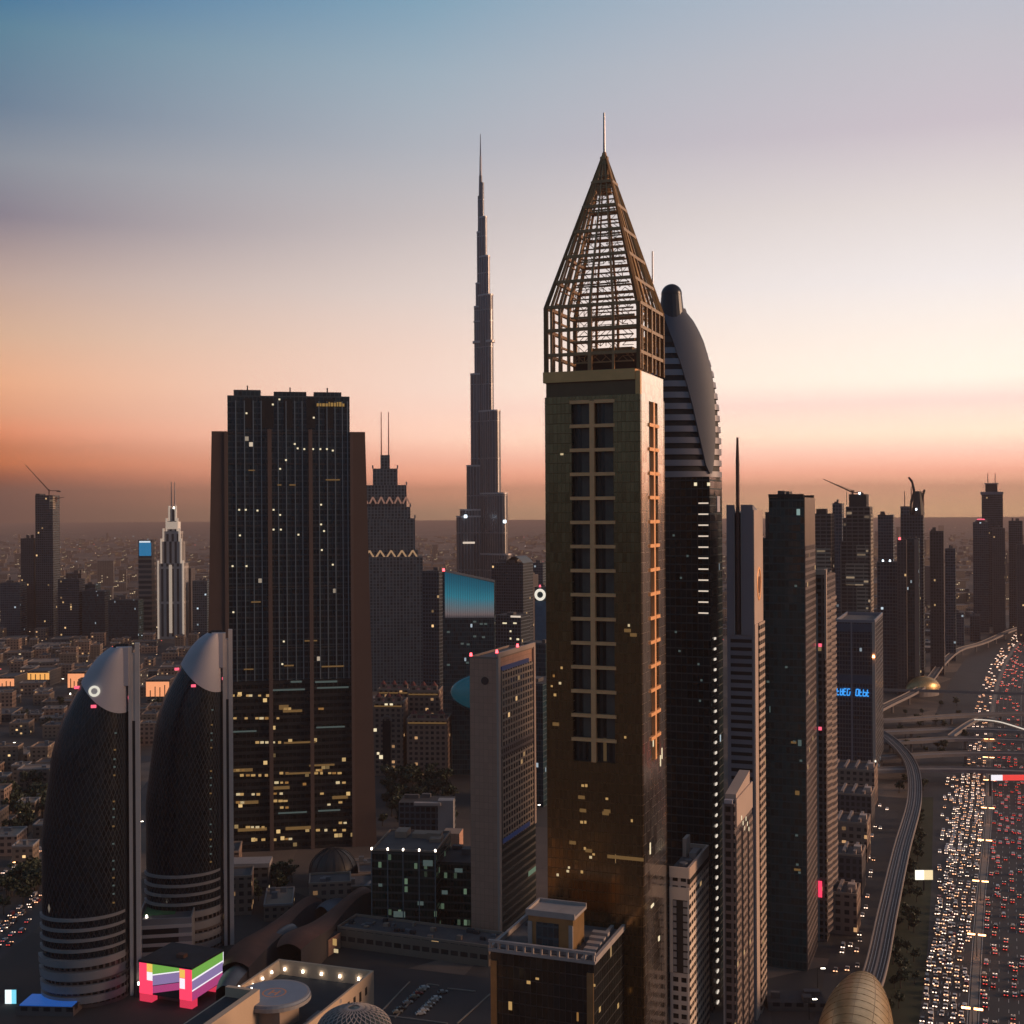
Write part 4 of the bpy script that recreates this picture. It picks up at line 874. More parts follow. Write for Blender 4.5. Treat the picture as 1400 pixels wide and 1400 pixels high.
# dark green tower
t = T('dark_green_tower', 'tall plain dark green glass tower with lower left shoulder and pale brown side', 'skyscraper', 1099, 577, 1051, 1113, 677)
L, R, Z = t.L, t.R, t.top; Ls = -t.front(1039.5, 736)[0]; zsh = t.front(1040, 736)[1]
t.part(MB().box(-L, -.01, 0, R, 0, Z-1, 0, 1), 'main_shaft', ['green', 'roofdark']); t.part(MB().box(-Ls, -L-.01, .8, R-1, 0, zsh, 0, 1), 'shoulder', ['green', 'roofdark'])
z7 = t.front(1046, 700)[1]; t.part(MB().box(-L-2.2, -L-.01, 3, R-4, zsh, z7), 'upper_setback', 'farbrown')
t.part(MB().box(-L-.2, 0, -.25, .4, Z-.98, Z+.6).box(-L-.2, 0, R-.4, R, Z-.98, Z+.4), 'crown_rim', 'dark'); t.plant(2, Z-1)
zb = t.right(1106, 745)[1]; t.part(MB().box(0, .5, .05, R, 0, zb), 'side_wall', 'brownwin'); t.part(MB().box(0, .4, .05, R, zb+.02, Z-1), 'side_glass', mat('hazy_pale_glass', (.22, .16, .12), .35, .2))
t.litf([(1075, 912), (1050, 932), (1088, 801), (1086, 1014), (1089, 1142), (1090, 1182), (1093, 1193), (1095, 1040)], 'winc', 1.2, 1.0); t.litf([(1090, 1189, 3, 1), (1090, 1084, 2, 2), (1085, 1015, 2.5, 1)], 'wind')
a, zz = t.front(1052, 1300)

# balcony tower
t = T('curved_balcony_tower', 'slim tower with pale framed sloping top and stacked curved balconies, right of the green tower', 'tower', 1128, 616, 1114, 1145, 790, Rm=44)
L, R, Z = t.L, t.R, t.top
t.part(MB().prism([(-L, 0), (-.01, 0), (-.01, R), (-L, R)], 0, Z, 0, 1, False, True, lambda x, y: Z+3-(x+L)*.0-(y*.06)), 'body', ['brownwin', 'roof'])
t.part(MB().box(-.4, .55, -.3, 2.5, Z-40, Z+4).box(-L-.1, -.41, -.3, 1.5, Z+1.5, Z+4.2), 'pale_frame', 'pink')
for i in range(52):
    zz = 4+i*3.35
    if zz > Z-12: break
    q = MB(); n = 8
    for y0, yl in ((1.5, R*.36), (R*.5, R*.42)):
        pts = [(0.01, y0)]+[(1.5*math.sin(math.pi*j/n)+.3, y0+yl*j/n) for j in range(n+1)]+[(0.01, y0+yl)]; q.prism(pts, zz, zz+1.45, 0, 0, True)
    t.part(q, 'balcony', 'pinkd')
t.part(MB().box(-L, -L+1.4, -.3, -.02, 0, Z-8), 'grey_pier', 'greyband')
for y, x in ((882, 1122), (996, 1122)): a, zz = t.front(x, y); t.part(MB().box(a-1, a+.5, -.6, -.1, zz-.8, zz+.8), 'red_lamp', 'redb')
q = t.front(1121, 1215); t.part(MB().box(q[0]-.7, q[0]+1.1, -.9, -.5, q[1]-4, q[1]+4), 'red_sign', M['redl'])
t.plant(2)

# office block with blue lettering
t = T('blue_sign_office_block', 'office block of fine window grid with a line of blue lettering near mid height', 'office building', 1196, 983, 1143, 1207, 852)
L, R, Z = t.L, t.R, t.top
t.body(['gridoff', 'roof']); t.parapet('silver', 2.4, 1.0)
za, zb = t.front(1160, 1085)[1], t.front(1160, 940)[1]
t.part(MB().box(-2.2, .35, -.6, .4, 0, Z+1), 'corner_pier', 'pink'); t.part(MB().box(-L*.62, -L*.58, -.5, -.02, 0, Z), 'centre_joint', 'silver')
for y in (928, 858): zz = t.front(1160, y)[1]; t.part(MB().box(-L, -2.3, -.35, -.03, zz-3.2, zz+3.2), 'blue_glass_band', mat('blue_band', (.05, .09, .14), .3, .2))
rr = random.Random(12); b = MB(); zz = t.front(1160, 946)[1]; hgt = 5.0
for x0, x1 in ((1144, 1164), (1170, 1192)):
    b = MB(); x = t.front(x0, 946)[0]; xe = t.front(x1, 946)[0]
    while x < xe-1.6:
        w = rr.uniform(1.5, 2.2); typ = rr.randint(0, 3); sl = .5
        b.bar((x, -.9, zz-hgt/2), (x+sl, -.9, zz+hgt/2), .75)
        if typ in (0, 1): b.bar((x+w, -.9, zz-hgt/2), (x+w+sl, -.9, zz+hgt/2*rr.choice((.2, 1))), .75)
        if typ in (0, 2, 3): b.bar((x, -.9, zz+.2), (x+w, -.9, zz+.4), .8)
        if typ in (1, 3): b.bar((x+sl, -.9, zz+hgt/2), (x+w+sl, -.9, zz+hgt/2), .8)
        b.bar((x, -.9, zz-hgt/2), (x+w, -.9, zz-hgt/2), .8); x += w+.9
    t.part(b, 'blue_lettering', 'bluel')
t.part(MB().box(-8, -2.5, -.7, -.05, t.front(1190, 1056)[1]-1.2, t.front(1190, 1056)[1]+1.2), 'entrance_sign', 'blued')
o = beacon(t.root, -1, -1.2, t.front(1196, 899)[1], 'lampo', 1.0, 'facade_lamp')
t.part(MB().box(-.6, .5, -1.2, -.62, 1, 16), 'lit_strip', 'sign')

# rows of low apartment blocks under it
for i, (px, py, lab) in enumerate(((1172, 1105, 'nearest the blue-lettered office'), (1168, 1140, 'second from the blue-lettered office'), (1162, 1180, 'third from the blue-lettered office'), (1155, 1225, 'fourth from the blue-lettered office'), (1148, 1280, 'farthest from the blue-lettered office'))):
    g_ = gnd(px+26, py); t = T('apartment_block', 'low reddish-tan apartment block with roof ribs, '+lab, 'building', 700+g_.x*F/g_.y, g_.y, px-20, px+30, 1100, TH, Rm=30-i*2.5, Lm=30-i*2.2, group='low apartment blocks beside the highway')
    t.top = 26-i*1.5; t.body(['farbrown' if i % 2 else 'ornate', 'roof']); t.parapet('tan', 1.2, .6)
    for j in range(4): t.part(MB().box(-t.L+1+j*(t.L/4), -t.L+2.6+j*(t.L/4), 1, t.R-1, t.top+.02, t.top+2.2+.2*j), 'roof_rib', 'pinkd')
    t.part(MB().box(-5, -1, t.R*.3, t.R*.5, t.top+.03, t.top+4), 'stair_core', 'pink')

def simple(name, label, cat, px, d, pl, pr, top, m, th=TH, Rm=None, group=None, plant=2, top2=None, roofm='roofdark'):
    t = T(name, label, cat, px, d, pl, pr, top, th, Rm=Rm, group=group); t.body([m, roofm])
    if plant: t.plant(plant, hmax=max(2.5, d*.003))
    return t
# construction towers and their neighbours
t = simple('concrete_frame_tower', 'unfinished brown tower with ragged floors, leftmost of the construction group', 'tower', 1136, 1300, 1113, 1143, 702, 'construction', Rm=30)
zz = t.front(1120, 748)[1]; t.part(MB().box(-t.L+2, -.5, -.5, -.04, 20, zz), 'floodlit_floors', 'constlit')
t.part(MB().box(-t.L*.9, -t.L*.3, 4, 16, t.top, t.top+5), 'formwork', 'dark')
t = simple('grey_tower', 'narrow blue-grey tower rising behind the unfinished towers', 'tower', 1151, 1500, 1138, 1156, 688, 'farblue', Rm=24)
t = T('stepped_construction_tower', 'broad unfinished tower with floodlit pale floors and stepped dark top', 'tower', 1189, 1300, 1149, 1199, 682, Rm=34); L, R, Z = t.L, t.R, t.top
zl = t.front(1170, 740)[1]
t.part(MB().box(-L, 0, 0, R, 0, zl, 0, 1), 'lower_floors', ['construction', 'roof']); t.part(MB().box(-L*.82, 0, 1, R-1, zl+.02, Z-8, 0, 1), 'upper_floors', ['construction', 'roofdark']); t.part(MB().box(-L*.72, -L*.12, 3, R-3, Z-7.98, Z+5, 0, 0), 'roof_core', 'dark')
t.part(MB().box(-L*.93, -L*.7, 1.2, R-2, zl+.02, Z-20), 'side_floors', 'construction')
for a, b_, y0, y1 in ((1171, 1187, 745, 765), (1156, 1187, 770, 800), (1171, 1187, 802, 845), (1140, 1149, 745, 845)):
    xa, xb = t.front(a, y0)[0], t.front(b_, y0)[0]; t.part(MB().box(max(xa, -L), xb, -.5, -.03, t.front(a, y1)[1], t.front(a, y0)[1]), 'floodlit_floors', 'constlit')
t.part(MB().box(.02, .8, 2, R-2, 40, Z-16), 'side_scaffold', 'constlit')
for s in range(6): t.part(MB().bar((-L*(.1+.14*s), 5, Z-6), (-L*(.1+.14*s), 5, Z+4+s % 3*2), .5), 'column_bar', 'dark')
beacon(t.root, -L*.35, 2, Z+5, 'lampc', 1.0)
def crane(x, y, z0, h, jib, ang, lab, el=R_(50), grp=None):
    rt = empty('tower_crane', (x, y, z0), ang, lab, 'crane', grp)
    b = MB(); b.box(-.8, .8, -.8, .8, 0, h); b.build('crane_mast', 'crane', rt)
    MB().bar((0, 0, h), (jib*math.cos(el), 0, h+jib*math.sin(el)), 1.3, 0, .8).build('jib', 'crane', rt); MB().bar((0, 0, h), (-jib*.3, 0, h), 1.2).build('counter_jib', 'crane', rt)
    MB().box(-jib*.33, -jib*.22, -1.3, 1.3, h-2.2, h-.7).build('counterweight', 'dark', rt); MB().box(-1.3, 1.3, -1.5, 1.5, h-.2, h+2.4).build('cab', 'crane', rt)
    MB().bar((0, 0, h+2), (jib*.8*math.cos(el), 0, h+jib*.8*math.sin(el)), .3).build('tie_cable', 'dark', rt)
M['crane'] = mat('rusty_crane_paint', (.20, .09, .07), .7)
wx, wy = t.w(-L*.6, 5); crane(wx, wy, Z+5, 2, 34, R_(180), 'small crane on the stepped construction tower with jib to the left', R_(25))
t = simple('blue_curved_top_tower', 'blue-grey tower with gently curved roof behind the construction group', 'tower', 1221, 1650, 1200, 1226, 704, 'farblue', Rm=24)
zt = t.top; t.part(MB().grid(lambda u, v: Vector((-t.L*u, t.R*v, zt+.05+6*math.sin(math.pi*(.25+.5*u))-4.2)), 10, 1), 'curved_roof', 'bluegrey')
t = simple('dark_blue_tower', 'dark blue tower with small lamps on its roof, left of the red-brown tower', 'tower', 1226, 1450, 1199, 1232, 768, 'farblue', Rm=20)
for a in (-t.L*.7, -t.L*.35): beacon(t.root, a, 1, t.top+.1, 'lampc', 1.0, 'roof_lamp')
t = simple('brown_tower', 'slender red-brown tower with a red beacon, in front of the horned tower', 'tower', 1239, 1430, 1226, 1247, 738, 'farbrown', Rm=20); beacon(t.root, -t.L*.7, .5, t.top, 'lampr', 1.3)
t = simple('pale_strip_tower', 'tower with a bright pale vertical strip, in front of the horned tower', 'tower', 1256, 1440, 1239, 1260, 736, 'teal', Rm=20); t.part(MB().box(-t.L*.35, -.3, -.5, -.03, 10, t.top-1), 'pale_strip', 'pinkd')
# horned tower
t = T('horned_tower', 'dark tower crowned by two curved horns and red-tipped masts', 'skyscraper', 1262, 1560, 1231, 1272, 704, Rm=32); L, R, Z = t.L, t.R, t.top
t.part(MB().box(-L, 0, 0, R, 0, Z, 0, 1), 'body', ['faroff', 'roofdark']); t.part(MB().box(-L, -L*.62, 2, R-2, Z+.02, Z+11), 'left_shoulder', 'farblue')
t.part(MB().cyl(-L*.25, R/2, Z+.02, Z+30, 8, 4.5, 12), 'crown', 'dark')
for s, pts in ((1, ((-L*.62, 0), (-L*.55, 16), (-L*.42, 30), (-L*.5, 42), (-L*.66, 48))), (-1, ((-L*.05, 0), (-L*.1, 14), (-L*.02, 26), (L*.05, 32)))):
    b = MB()
    for (xa, za), (xb, zb) in zip(pts[:-1], pts[1:]): b.bar((xa, R/2, Z+za), (xb, R/2, Z+zb), 3.2, 0, 2.4)
    t.part(b, 'horn', 'dark')
for x, h in ((-L*.85, 30), (-L*.55, 36), (0, 26)): t.part(MB().cyl(x, R*.6, Z, Z+h, .8, .6, 6), 'mast', 'pinkmast')
beacon(t.root, -L*.3, -.5, Z+6, 'lampc', 1.2, 'facade_lamp')
t = simple('brown_grey_slab', 'plain brown-grey slab tower right of the horned tower', 'tower', 1290, 1600, 1271, 1294, 726, 'farbrown', Rm=22)
t = simple('small_blue_tower', 'small dark blue tower standing alone between two tower groups', 'tower', 1306, 1750, 1292, 1309, 750, 'farblue', Rm=24)
t = simple('low_glass_block', 'low teal-grey glass block beside the curving viaduct', 'building', 1318, 1950, 1292, 1326, 838, 'farblue', Rm=40); simple('low_glass_block', 'low dark glass block right of the teal-grey one by the viaduct', 'building', 1340, 2000, 1326, 1346, 842, 'faroff', Rm=40)
t = simple('red_capped_tower', 'dark glass tower with glowing red rounded cap, in the right-hand far group', 'tower', 1352, 2150, 1330, 1357, 714, 'farblue', Rm=28)
t.part(MB().cyl(-t.L/2, 14, t.top, t.top+4, t.L*.42, t.L*.3, 16), 'cap', 'dark'); t.part(MB().cyl(-t.L/2, 14, t.top+4, t.top+6, t.L*.28, t.L*.2, 16), 'red_light', 'redb')
t = T('capped_tower', 'tallest dark tower of the right-hand far group with flared cap and two thin masts', 'skyscraper', 1371, 2250, 1342, 1378, 676, Rm=40); L, R, Z = t.L, t.R, t.top
t.part(MB().box(-L, 0, 0, R, 0, Z, 0, 1), 'body', ['faroff', 'roofdark']); t.part(MB().box(-L-2, 1, -1.5, R, Z+.02, Z+5), 'cap_slab', 'silver'); t.part(MB().box(-L*.82, -L*.25, 5, R-5, Z+5.02, Z+19), 'cap_tower', 'dark'); t.part(MB().box(-L*.86, -L*.2, 4, R-4, Z+19.02, Z+21), 'cap_roof', 'silver')
for f in (.35, .7): t.part(MB().cyl(-L*f, R/2, Z+21, Z+40, .9, .6, 6), 'mast', 'pinkmast')
simple('brown_strip_tower', 'brown tower with pale vertical strips, in front of the capped tower', 'tower', 1374, 2100, 1357, 1382, 722, 'farbrown', Rm=30); simple('edge_tower', 'grey-brown tower cut by the right edge of the view', 'tower', 1398, 2200, 1379, 1402, 712, 'faroff', Rm=30)
simple('edge_tower', 'dark tower at the right edge beyond the viaduct, lower than its neighbour', 'tower', 1410, 2000, 1390, 1416, 745, 'farbrown', Rm=30)

# ---------------------------------------------------------------- towers of the middle distance
simple('office_slab', 'dark grey slab between the stepped tower and the teal-topped building', 'tower', 600, 1350, 577, 608, 781, 'faroff', Rm=30)
simple('office_slab', 'grey low tower close behind the stepped tower, with warm windows', 'tower', 590, 1700, 560, 600, 800, 'farbrown', Rm=30)
t = simple('broad_dark_block', 'broad dark block at the foot of the needle tower, right side', 'building', 715, 1700, 672, 722, 770, 'faroff', Rm=40)
t.part(MB().grid(lambda u, v: Vector((-t.L*.55*u, t.R*v, t.top+.1+9*math.sin(math.pi*u))), 12, 1), 'curved_roof', 'bluegrey'); q = at(697, 846, 1660)
t = simple('dark_mid_tower', 'dark narrow tower with a cream light strip, in front of the needle tower foot', 'tower', 712, 1380, 676, 722, 842, 'faroff', Rm=30); t.litf([(705, 843, 12, 2)], 'bar', name='light_strip'); t.litf([(698, 863, 2, 2), (698, 873, 2, 2), (708, 874, 3, 2), (690, 852, 5, 1.6), (704, 852, 4, 1.6)], 'winy')
simple('pink_grey_tower', 'narrow pinkish-grey tower between needle tower foot and golden tower', 'tower', 728, 1750, 720, 733, 786, 'farbrown', Rm=24)
simple('grey_tower', 'grey tower with red beacon seen just left of the golden tower', 'tower', 742, 1900, 724, 748, 770, 'farblue', Rm=24)
t = simple('ring_sign_tower', 'blue glass tower carrying a white ring sign, half hidden by the golden tower', 'tower', 748, 1250, 731, 752, 803, 'teal', Rm=20)
t.part(MB().box(-t.L+.5, -1, -.4, -.03, t.front(740, 880)[1], t.front(740, 822)[1]), 'blue_glass', mat('sky_blue_glass', (.10, .22, .34), .3, .3, .2, .2))
a, zz = t.front(739, 813); b = MB(); b.grid(lambda u, v: Vector((a+4.6*math.cos(2*math.pi*u)*(1+.3*math.cos(2*math.pi*v)), -1.4+1.0*math.sin(2*math.pi*v), zz+4.6*math.sin(2*math.pi*u)*(1+.3*math.cos(2*math.pi*v)))), 24, 8); t.part(b, 'ring_sign', emi('ring_light_b', (1, .92, .78), .9)); beacon(t.root, -t.L*.6, 1, t.top, 'redb', 1.2)
t = simple('curved_dark_tower', 'dark tower with sloping black roofline left of the golden tower', 'tower', 746, 1100, 716, 750, 880, 'teal', Rm=24)
t = simple('dark_backdrop_block', 'very dark glass block behind the tan slab tower', 'building', 742, 900, 700, 752, 935, 'teal', Rm=40)

# far left group
t = simple('brown_low_tower', 'reddish-brown tower beside the taller dark tower with a crane, far left', 'tower', 46, 2200, 28, 49, 736, 'farbrown', R_(0), Rm=30)
t = T('craned_tower', 'dark tower under construction with a crane on its top, far left', 'skyscraper', 72, 2190, 48, 74, 677, R_(0), Rm=34); t.body(['faroff', 'roof']); t.part(MB().box(-6, .3, -.3, 12, t.top-24, t.top-1), 'open_top_floors', 'constlit'); t.part(MB().box(-t.L, -t.L+7, 2, 30, t.top, t.top+3), 'core_top', 'dark')
crane(*t.w(-10, 10), t.top, 8, 62, R_(180), 'crane on the far-left dark tower, jib raised to the left', R_(48)); crane(*t.w(2, 12), t.top-12, 6, 14, R_(0), 'short crane on the right flank of the far-left dark tower', R_(10))
for (pl, px, top, m, lab, d) in ((0, 27, 797, 'farblue', 'dark blue block at the left edge, lower than the brown tower', 2150), (79, 108, 792, 'faroff', 'dark block with lamps on its roof between craned and ornate towers', 2150), (90, 111, 784, 'farbrown', 'brownish tower standing behind the block with roof lamps', 2300), (112, 130, 799, 'teal', 'short teal block with stepped roof', 2200), (112, 143, 808, 'teal', 'dark teal block in front of the short stepped one', 2150), (148, 189, 820, 'teal', 'wide low teal block left of the blue-topped tower', 2100), (250, 261, 777, 'farbrown', 'narrow brown tower right of the white ornate tower', 2200), (263, 283, 794, 'farblue', 'blue tower with small lamps beside the brown fin of the broad dark tower', 2150)):
    t = simple('far_tower', lab, 'tower', px, d, pl, px+2, top, m, R_(0), Rm=30)
for i, (px, top) in enumerate(((88, 783), (101, 783))): pass
t = T('blue_topped_tower', 'banded tower with bright blue lit top and white roof light, left of the ornate tower', 'tower', 207, 2150, 189, 209, 738, R_(0), Rm=26); L, Z = t.L, t.top; zz = t.front(200, 760)[1]
t.part(MB().box(-L, 0, 0, 26, 0, Z, 0, 1), 'body', [facade('banded_tower', (.22, .18, .16), (.02, .035, .045), 50, 9, .01, 4, .3, lit=0), 'roof'])
t.part(MB().box(-L+1.5, -.5, -.5, -.03, zz, Z-5), 'blue_screen', emi('blue_screen', (.01, .16, .34), 1.0)); t.part(MB().box(-L+2, -2, -.8, .5, Z-4.8, Z-2), 'roof_light', emi('pale_blue_light', (.8, .9, 1), .9))
# ornate white tower
def ornate():
    d = 2130; c = at(233, 860, d); rt = empty('ornate_white_tower', (c.x, d, 0), 0, 'white floodlit stepped tower with two thin masts, far left of the broad dark tower', 'skyscraper'); k = d/F; Z = lambda y: H+(700-y)*k+3
    FOOT.append((c.x, d, 35)); pv = 0
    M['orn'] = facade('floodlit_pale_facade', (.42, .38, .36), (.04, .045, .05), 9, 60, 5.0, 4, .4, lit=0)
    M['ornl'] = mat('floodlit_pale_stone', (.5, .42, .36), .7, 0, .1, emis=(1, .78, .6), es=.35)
    for y, w in ((770, 17), (740, 13.5), (726, 11), (712, 7.5), (695, 4.5)):
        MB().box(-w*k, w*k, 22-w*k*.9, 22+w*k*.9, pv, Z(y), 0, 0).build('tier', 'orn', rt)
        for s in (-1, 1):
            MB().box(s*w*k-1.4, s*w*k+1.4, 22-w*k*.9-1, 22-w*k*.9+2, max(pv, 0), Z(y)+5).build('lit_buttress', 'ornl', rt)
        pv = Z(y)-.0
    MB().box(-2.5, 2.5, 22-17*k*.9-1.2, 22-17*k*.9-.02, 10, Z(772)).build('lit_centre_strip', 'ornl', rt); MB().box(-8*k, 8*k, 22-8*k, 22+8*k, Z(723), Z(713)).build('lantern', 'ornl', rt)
    for s in (-1, 1): MB().cyl(s*3.4*k*.7, 22, Z(696), Z(658), 1.2, .7, 6).build('mast', 'silver', rt)
    beacon(rt, 2.5, 17, Z(695), 'lampw', 1.6)
ornate()

# ---------------------------------------------------------------- ornate low blocks in the middle
for i, (px, d, pl, pr, top, lab, th) in enumerate(((551, 1010, 510, 556, 962, 'sand-coloured mansion block with red roof and arched front, nearest the brown fin', R_(4)), (600, 1040, 557, 612, 946, 'sand-coloured block with lit eaves right of the arched one', R_(4)), (560, 1090, 516, 575, 944, 'sand-coloured rear block with small domed towers', R_(4)), (612, 1000, 556, 614, 985, 'low long sand-coloured wing in front of the lit eaves block', R_(4)))):
    t = T('mansion_block', lab, 'building', px, d, pl, pr, top, th, Rm=26, group='old-style sand-coloured blocks'); t.body(['ornate', 'redroof']); t.parapet('tan', 1.4, .8)
    n = 3
    for j in range(n):
        x = -t.L*(j+.5)/n; q = MB(); q.box(x-2.6, x+2.6, 1, 6.4, t.top+.02, t.top+5); t.part(q, 'roof_turret', 'ornate')
        t.part(MB().cyl(x, 3.7, t.top+5.02, t.top+8.4, 2.9, .3, 10), 'turret_roof', 'redroof')
    t.part(MB().box(-t.L+1, -1, -.7, -.03, t.top-2.6, t.top-1.6), 'lit_eave', M['wind'])
    if i == 0:
        b = MB(); xc = -t.L*.55; b.box(xc-3.2, xc+3.2, -.5, -.02, 6, t.top-14); b.prism([(xc+3.2*math.cos(a_*math.pi/8), 0) for a_ in range(2)]+[(xc, -.5)], 0, .01)
        t.part(b, 'tall_arch_window', 'black'); b = MB()
        for a_ in range(8):
            p0, p1 = math.pi*a_/8, math.pi*(a_+1)/8; b.bar((xc+4*math.cos(p0), -.6, t.top-14+4*math.sin(p0)), (xc+4*math.cos(p1), -.6, t.top-14+4*math.sin(p1)), 1.2)
        t.part(b, 'arch', 'pinkd'); t.litf([(521, 1035, 3, 3), (517, 1030, 2, 2), (513, 998, 2.5, 2.5), (528, 963, 2.5, 1.5), (535, 963, 2.5, 1.5)], 'winy')
t = simple('flat_canopy_block', 'low dark building with a long white canopy in front of the tree belt', 'building', 618, 800, 545, 622, 1098, 'faroff', R_(4), Rm=20); t.part(MB().box(-t.L*.7, -t.L*.2, -4, -.05, t.top-1, t.top+.8), 'canopy', 'offwhite'); t.part(MB().box(-9, 1, -2, 6, 0, t.top+2), 'stair_tower', 'greyband')
t = simple('pink_small_block', 'small pinkish block close to the left side of the tan slab tower', 'building', 628, 700, 604, 634, 1140, 'tangrid', R_(8), Rm=12, roofm='tan', plant=0)

# ---------------------------------------------------------------- lit shopfront halls, left middle distance
for pl, px, y0, y1, m, lab in ((-8, 20, 928, 938, 'orangel', 'low hall with orange floodlit front at the left edge'), (36, 68, 920, 929, 'amberl', 'low hall with amber floodlit front, second from the left edge'), (92, 116, 921, 940, 'orangel', 'square hall with orange lit front left of the ring-signed sail tower'), (181, 189, 922, 941, 'orangel', 'narrow orange lit hall just right of the left sail tower'), (199, 232, 932, 952, 'orangel', 'hall with orange lit glass front between the two sail towers')):
    g_ = gnd(px, y1+9); d = g_.y; t = T('lit_hall', lab, 'building', px, d, pl, px+3, y0-2, R_(0), Rm=40, group='floodlit halls'); t.body(['sand2', 'roof']); t.parapet('tan', 1)
    q0, q1 = t.front(px, y1)[1], t.front(px, y0)[1]; t.part(MB().box(-t.L+.6, -.6, -.5, -.03, q0, q1), 'lit_front', m)
    b = MB()
    for j in range(4): x = -t.L*(.2+.2*j); b.box(x-.5, x+.5, -.9, -.52, q0, q0+(q1-q0)*random.uniform(.4, .9))
    t.part(b, 'front_column', 'brown')
    for j in range(2): beacon(t.root, -t.L*(.3+.4*j), -8, 1.0, 'lampw', .8, 'forecourt_lamp')

# ---------------------------------------------------------------- front left objects
t = T('hotel_block', 'sand-coloured flat-roofed block carrying a round helipad, bottom left of centre', 'building', 511, 417.5, 380, 520, 1327, R_(19), Lm=36, Rm=2)
X0, Y0 = t.X, t.Y; L = 36; Z = t.top; D_ = 95
t.part(MB().box(-L+.8, -.8, -D_, -.8, 0, Z-5, 0, 1), 'body', ['hotelwall', 'roofdark'])
b = MB(); b.box(-.79, 0, -D_, 0, 0, Z); t.part(b, 'outer_wall', 'hotelwall'); b = MB(); b.box(-L, -.8, -.79, 0, 0, Z-.02); t.part(b, 'rear_parapet', 'hotelwall'); b = MB(); b.box(-L, -L+.79, -D_, -.8, 0, Z-.05); t.part(b, 'left_parapet', 'hotelwall')
for i in range(9):
    y = -6-i*4.3; t.part(MB().box(-.1, .03, y-.8, y+.8, Z-6-(i % 2)*.6, Z-3.4), 'window', 'black')
for i in range(5): beacon(t.root, -L+3+i*7.0, -1.4, Z-3.2, 'lampw', .42, 'parapet_lamp')
for i in range(5): beacon(t.root, -L+1.3, -7-i*6.0, Z-2.4, 'lampw', .38, 'parapet_lamp')
hc = at(375, 1357, 389); cth, sth = math.cos(R_(19)), math.sin(R_(19)); dx, dy = hc.x-X0, hc.y-Y0; hx_, hy_ = dx*cth-dy*sth, dx*sth+dy*cth
hz = hc.z
t.part(MB().cyl(hx_, hy_, hz-.9, hz, 11.0, 11.0, 40), 'helipad_deck', 'helipad'); t.part(MB().cyl(hx_, hy_, hz-2.0, hz-.92, 11.4, 11.4, 40), 'deck_rim', 'greyband')
b = MB(); b.grid(lambda u, v: Vector((hx_+(3.3+.5*v)*math.cos(2*math.pi*u), hy_+(3.3+.5*v)*math.sin(2*math.pi*u), hz+.012)), 28, 1); b.box(hx_-1.4, hx_-.8, hy_-1.9, hy_+1.9, hz, hz+.03); b.box(hx_+.8, hx_+1.4, hy_-1.9, hy_+1.9, hz, hz+.03); b.box(hx_-.79, hx_+.79, hy_-.3, hy_+.3, hz, hz+.03); t.part(b, 'landing_mark', 'orange')
b = MB(); b.grid(lambda u, v: Vector((hx_+(10.3+.5*v)*math.cos(2*math.pi*u), hy_+(10.3+.5*v)*math.sin(2*math.pi*u), hz+.01)), 40, 1); t.part(b, 'perimeter_line', 'offwhite')
t.part(MB().box(hx_-8, hx_+7, hy_-9, hy_+3, Z-5, hz-2.01), 'helipad_support', 'pinkwall'); t.part(MB().box(hx_-13, hx_-8.1, hy_-12, hy_-3, Z-5, hz-1), 'stair_block', 'hotelwall')
t.part(MB().bar((hx_+11, hy_-6, Z-4.5), (hx_+17, hy_+12, Z-1), 1.0), 'ramp', 'offwhite'); t.part(MB().box(hx_+13, hx_+17, hy_-4, hy_+3, Z-4.98, Z-3.4).box(hx_+11.5, hx_+12.8, hy_-1, hy_+7, Z-4.97, Z-3), 'roof_equipment', 'greyroof')
for i in range(14):
    x_, y_ = random.uniform(-L+3, -4), random.uniform(-62, -5)
    if math.hypot(x_-hx_, y_-hy_) > 14 and abs(x_-hx_-14) > 4: t.part(MB().box(x_, x_+random.uniform(1, 2.6), y_, y_+random.uniform(1, 3), Z-4.97, Z-4.97+random.uniform(.7, 1.8)), 'rooftop_unit', random.choice(('greyroof', 'offwhite', 'roof')))
# neighbouring lower wing with frame
t = T('low_wing', 'lower sand-framed wing with flat dark roof at the bottom left of the helipad block', 'building', 336, 374, 292, 340, 1366, R_(19), Rm=8)
t.part(MB().box(-t.L, 0, -40, 8, 0, t.top-3, 0, 1), 'body', ['hotelwall', 'roofdark']); t.part(MB().box(-t.L, 0, 6.5, 8.1, t.top-2.98, t.top).box(-2, .1, -40, 6.49, t.top-2.98, t.top), 'frame', 'hotelwall')
for x in (-t.L*.3, -t.L*.7): beacon(t.root, x, 9, t.top-1, 'lampw', .4, 'wall_lamp')
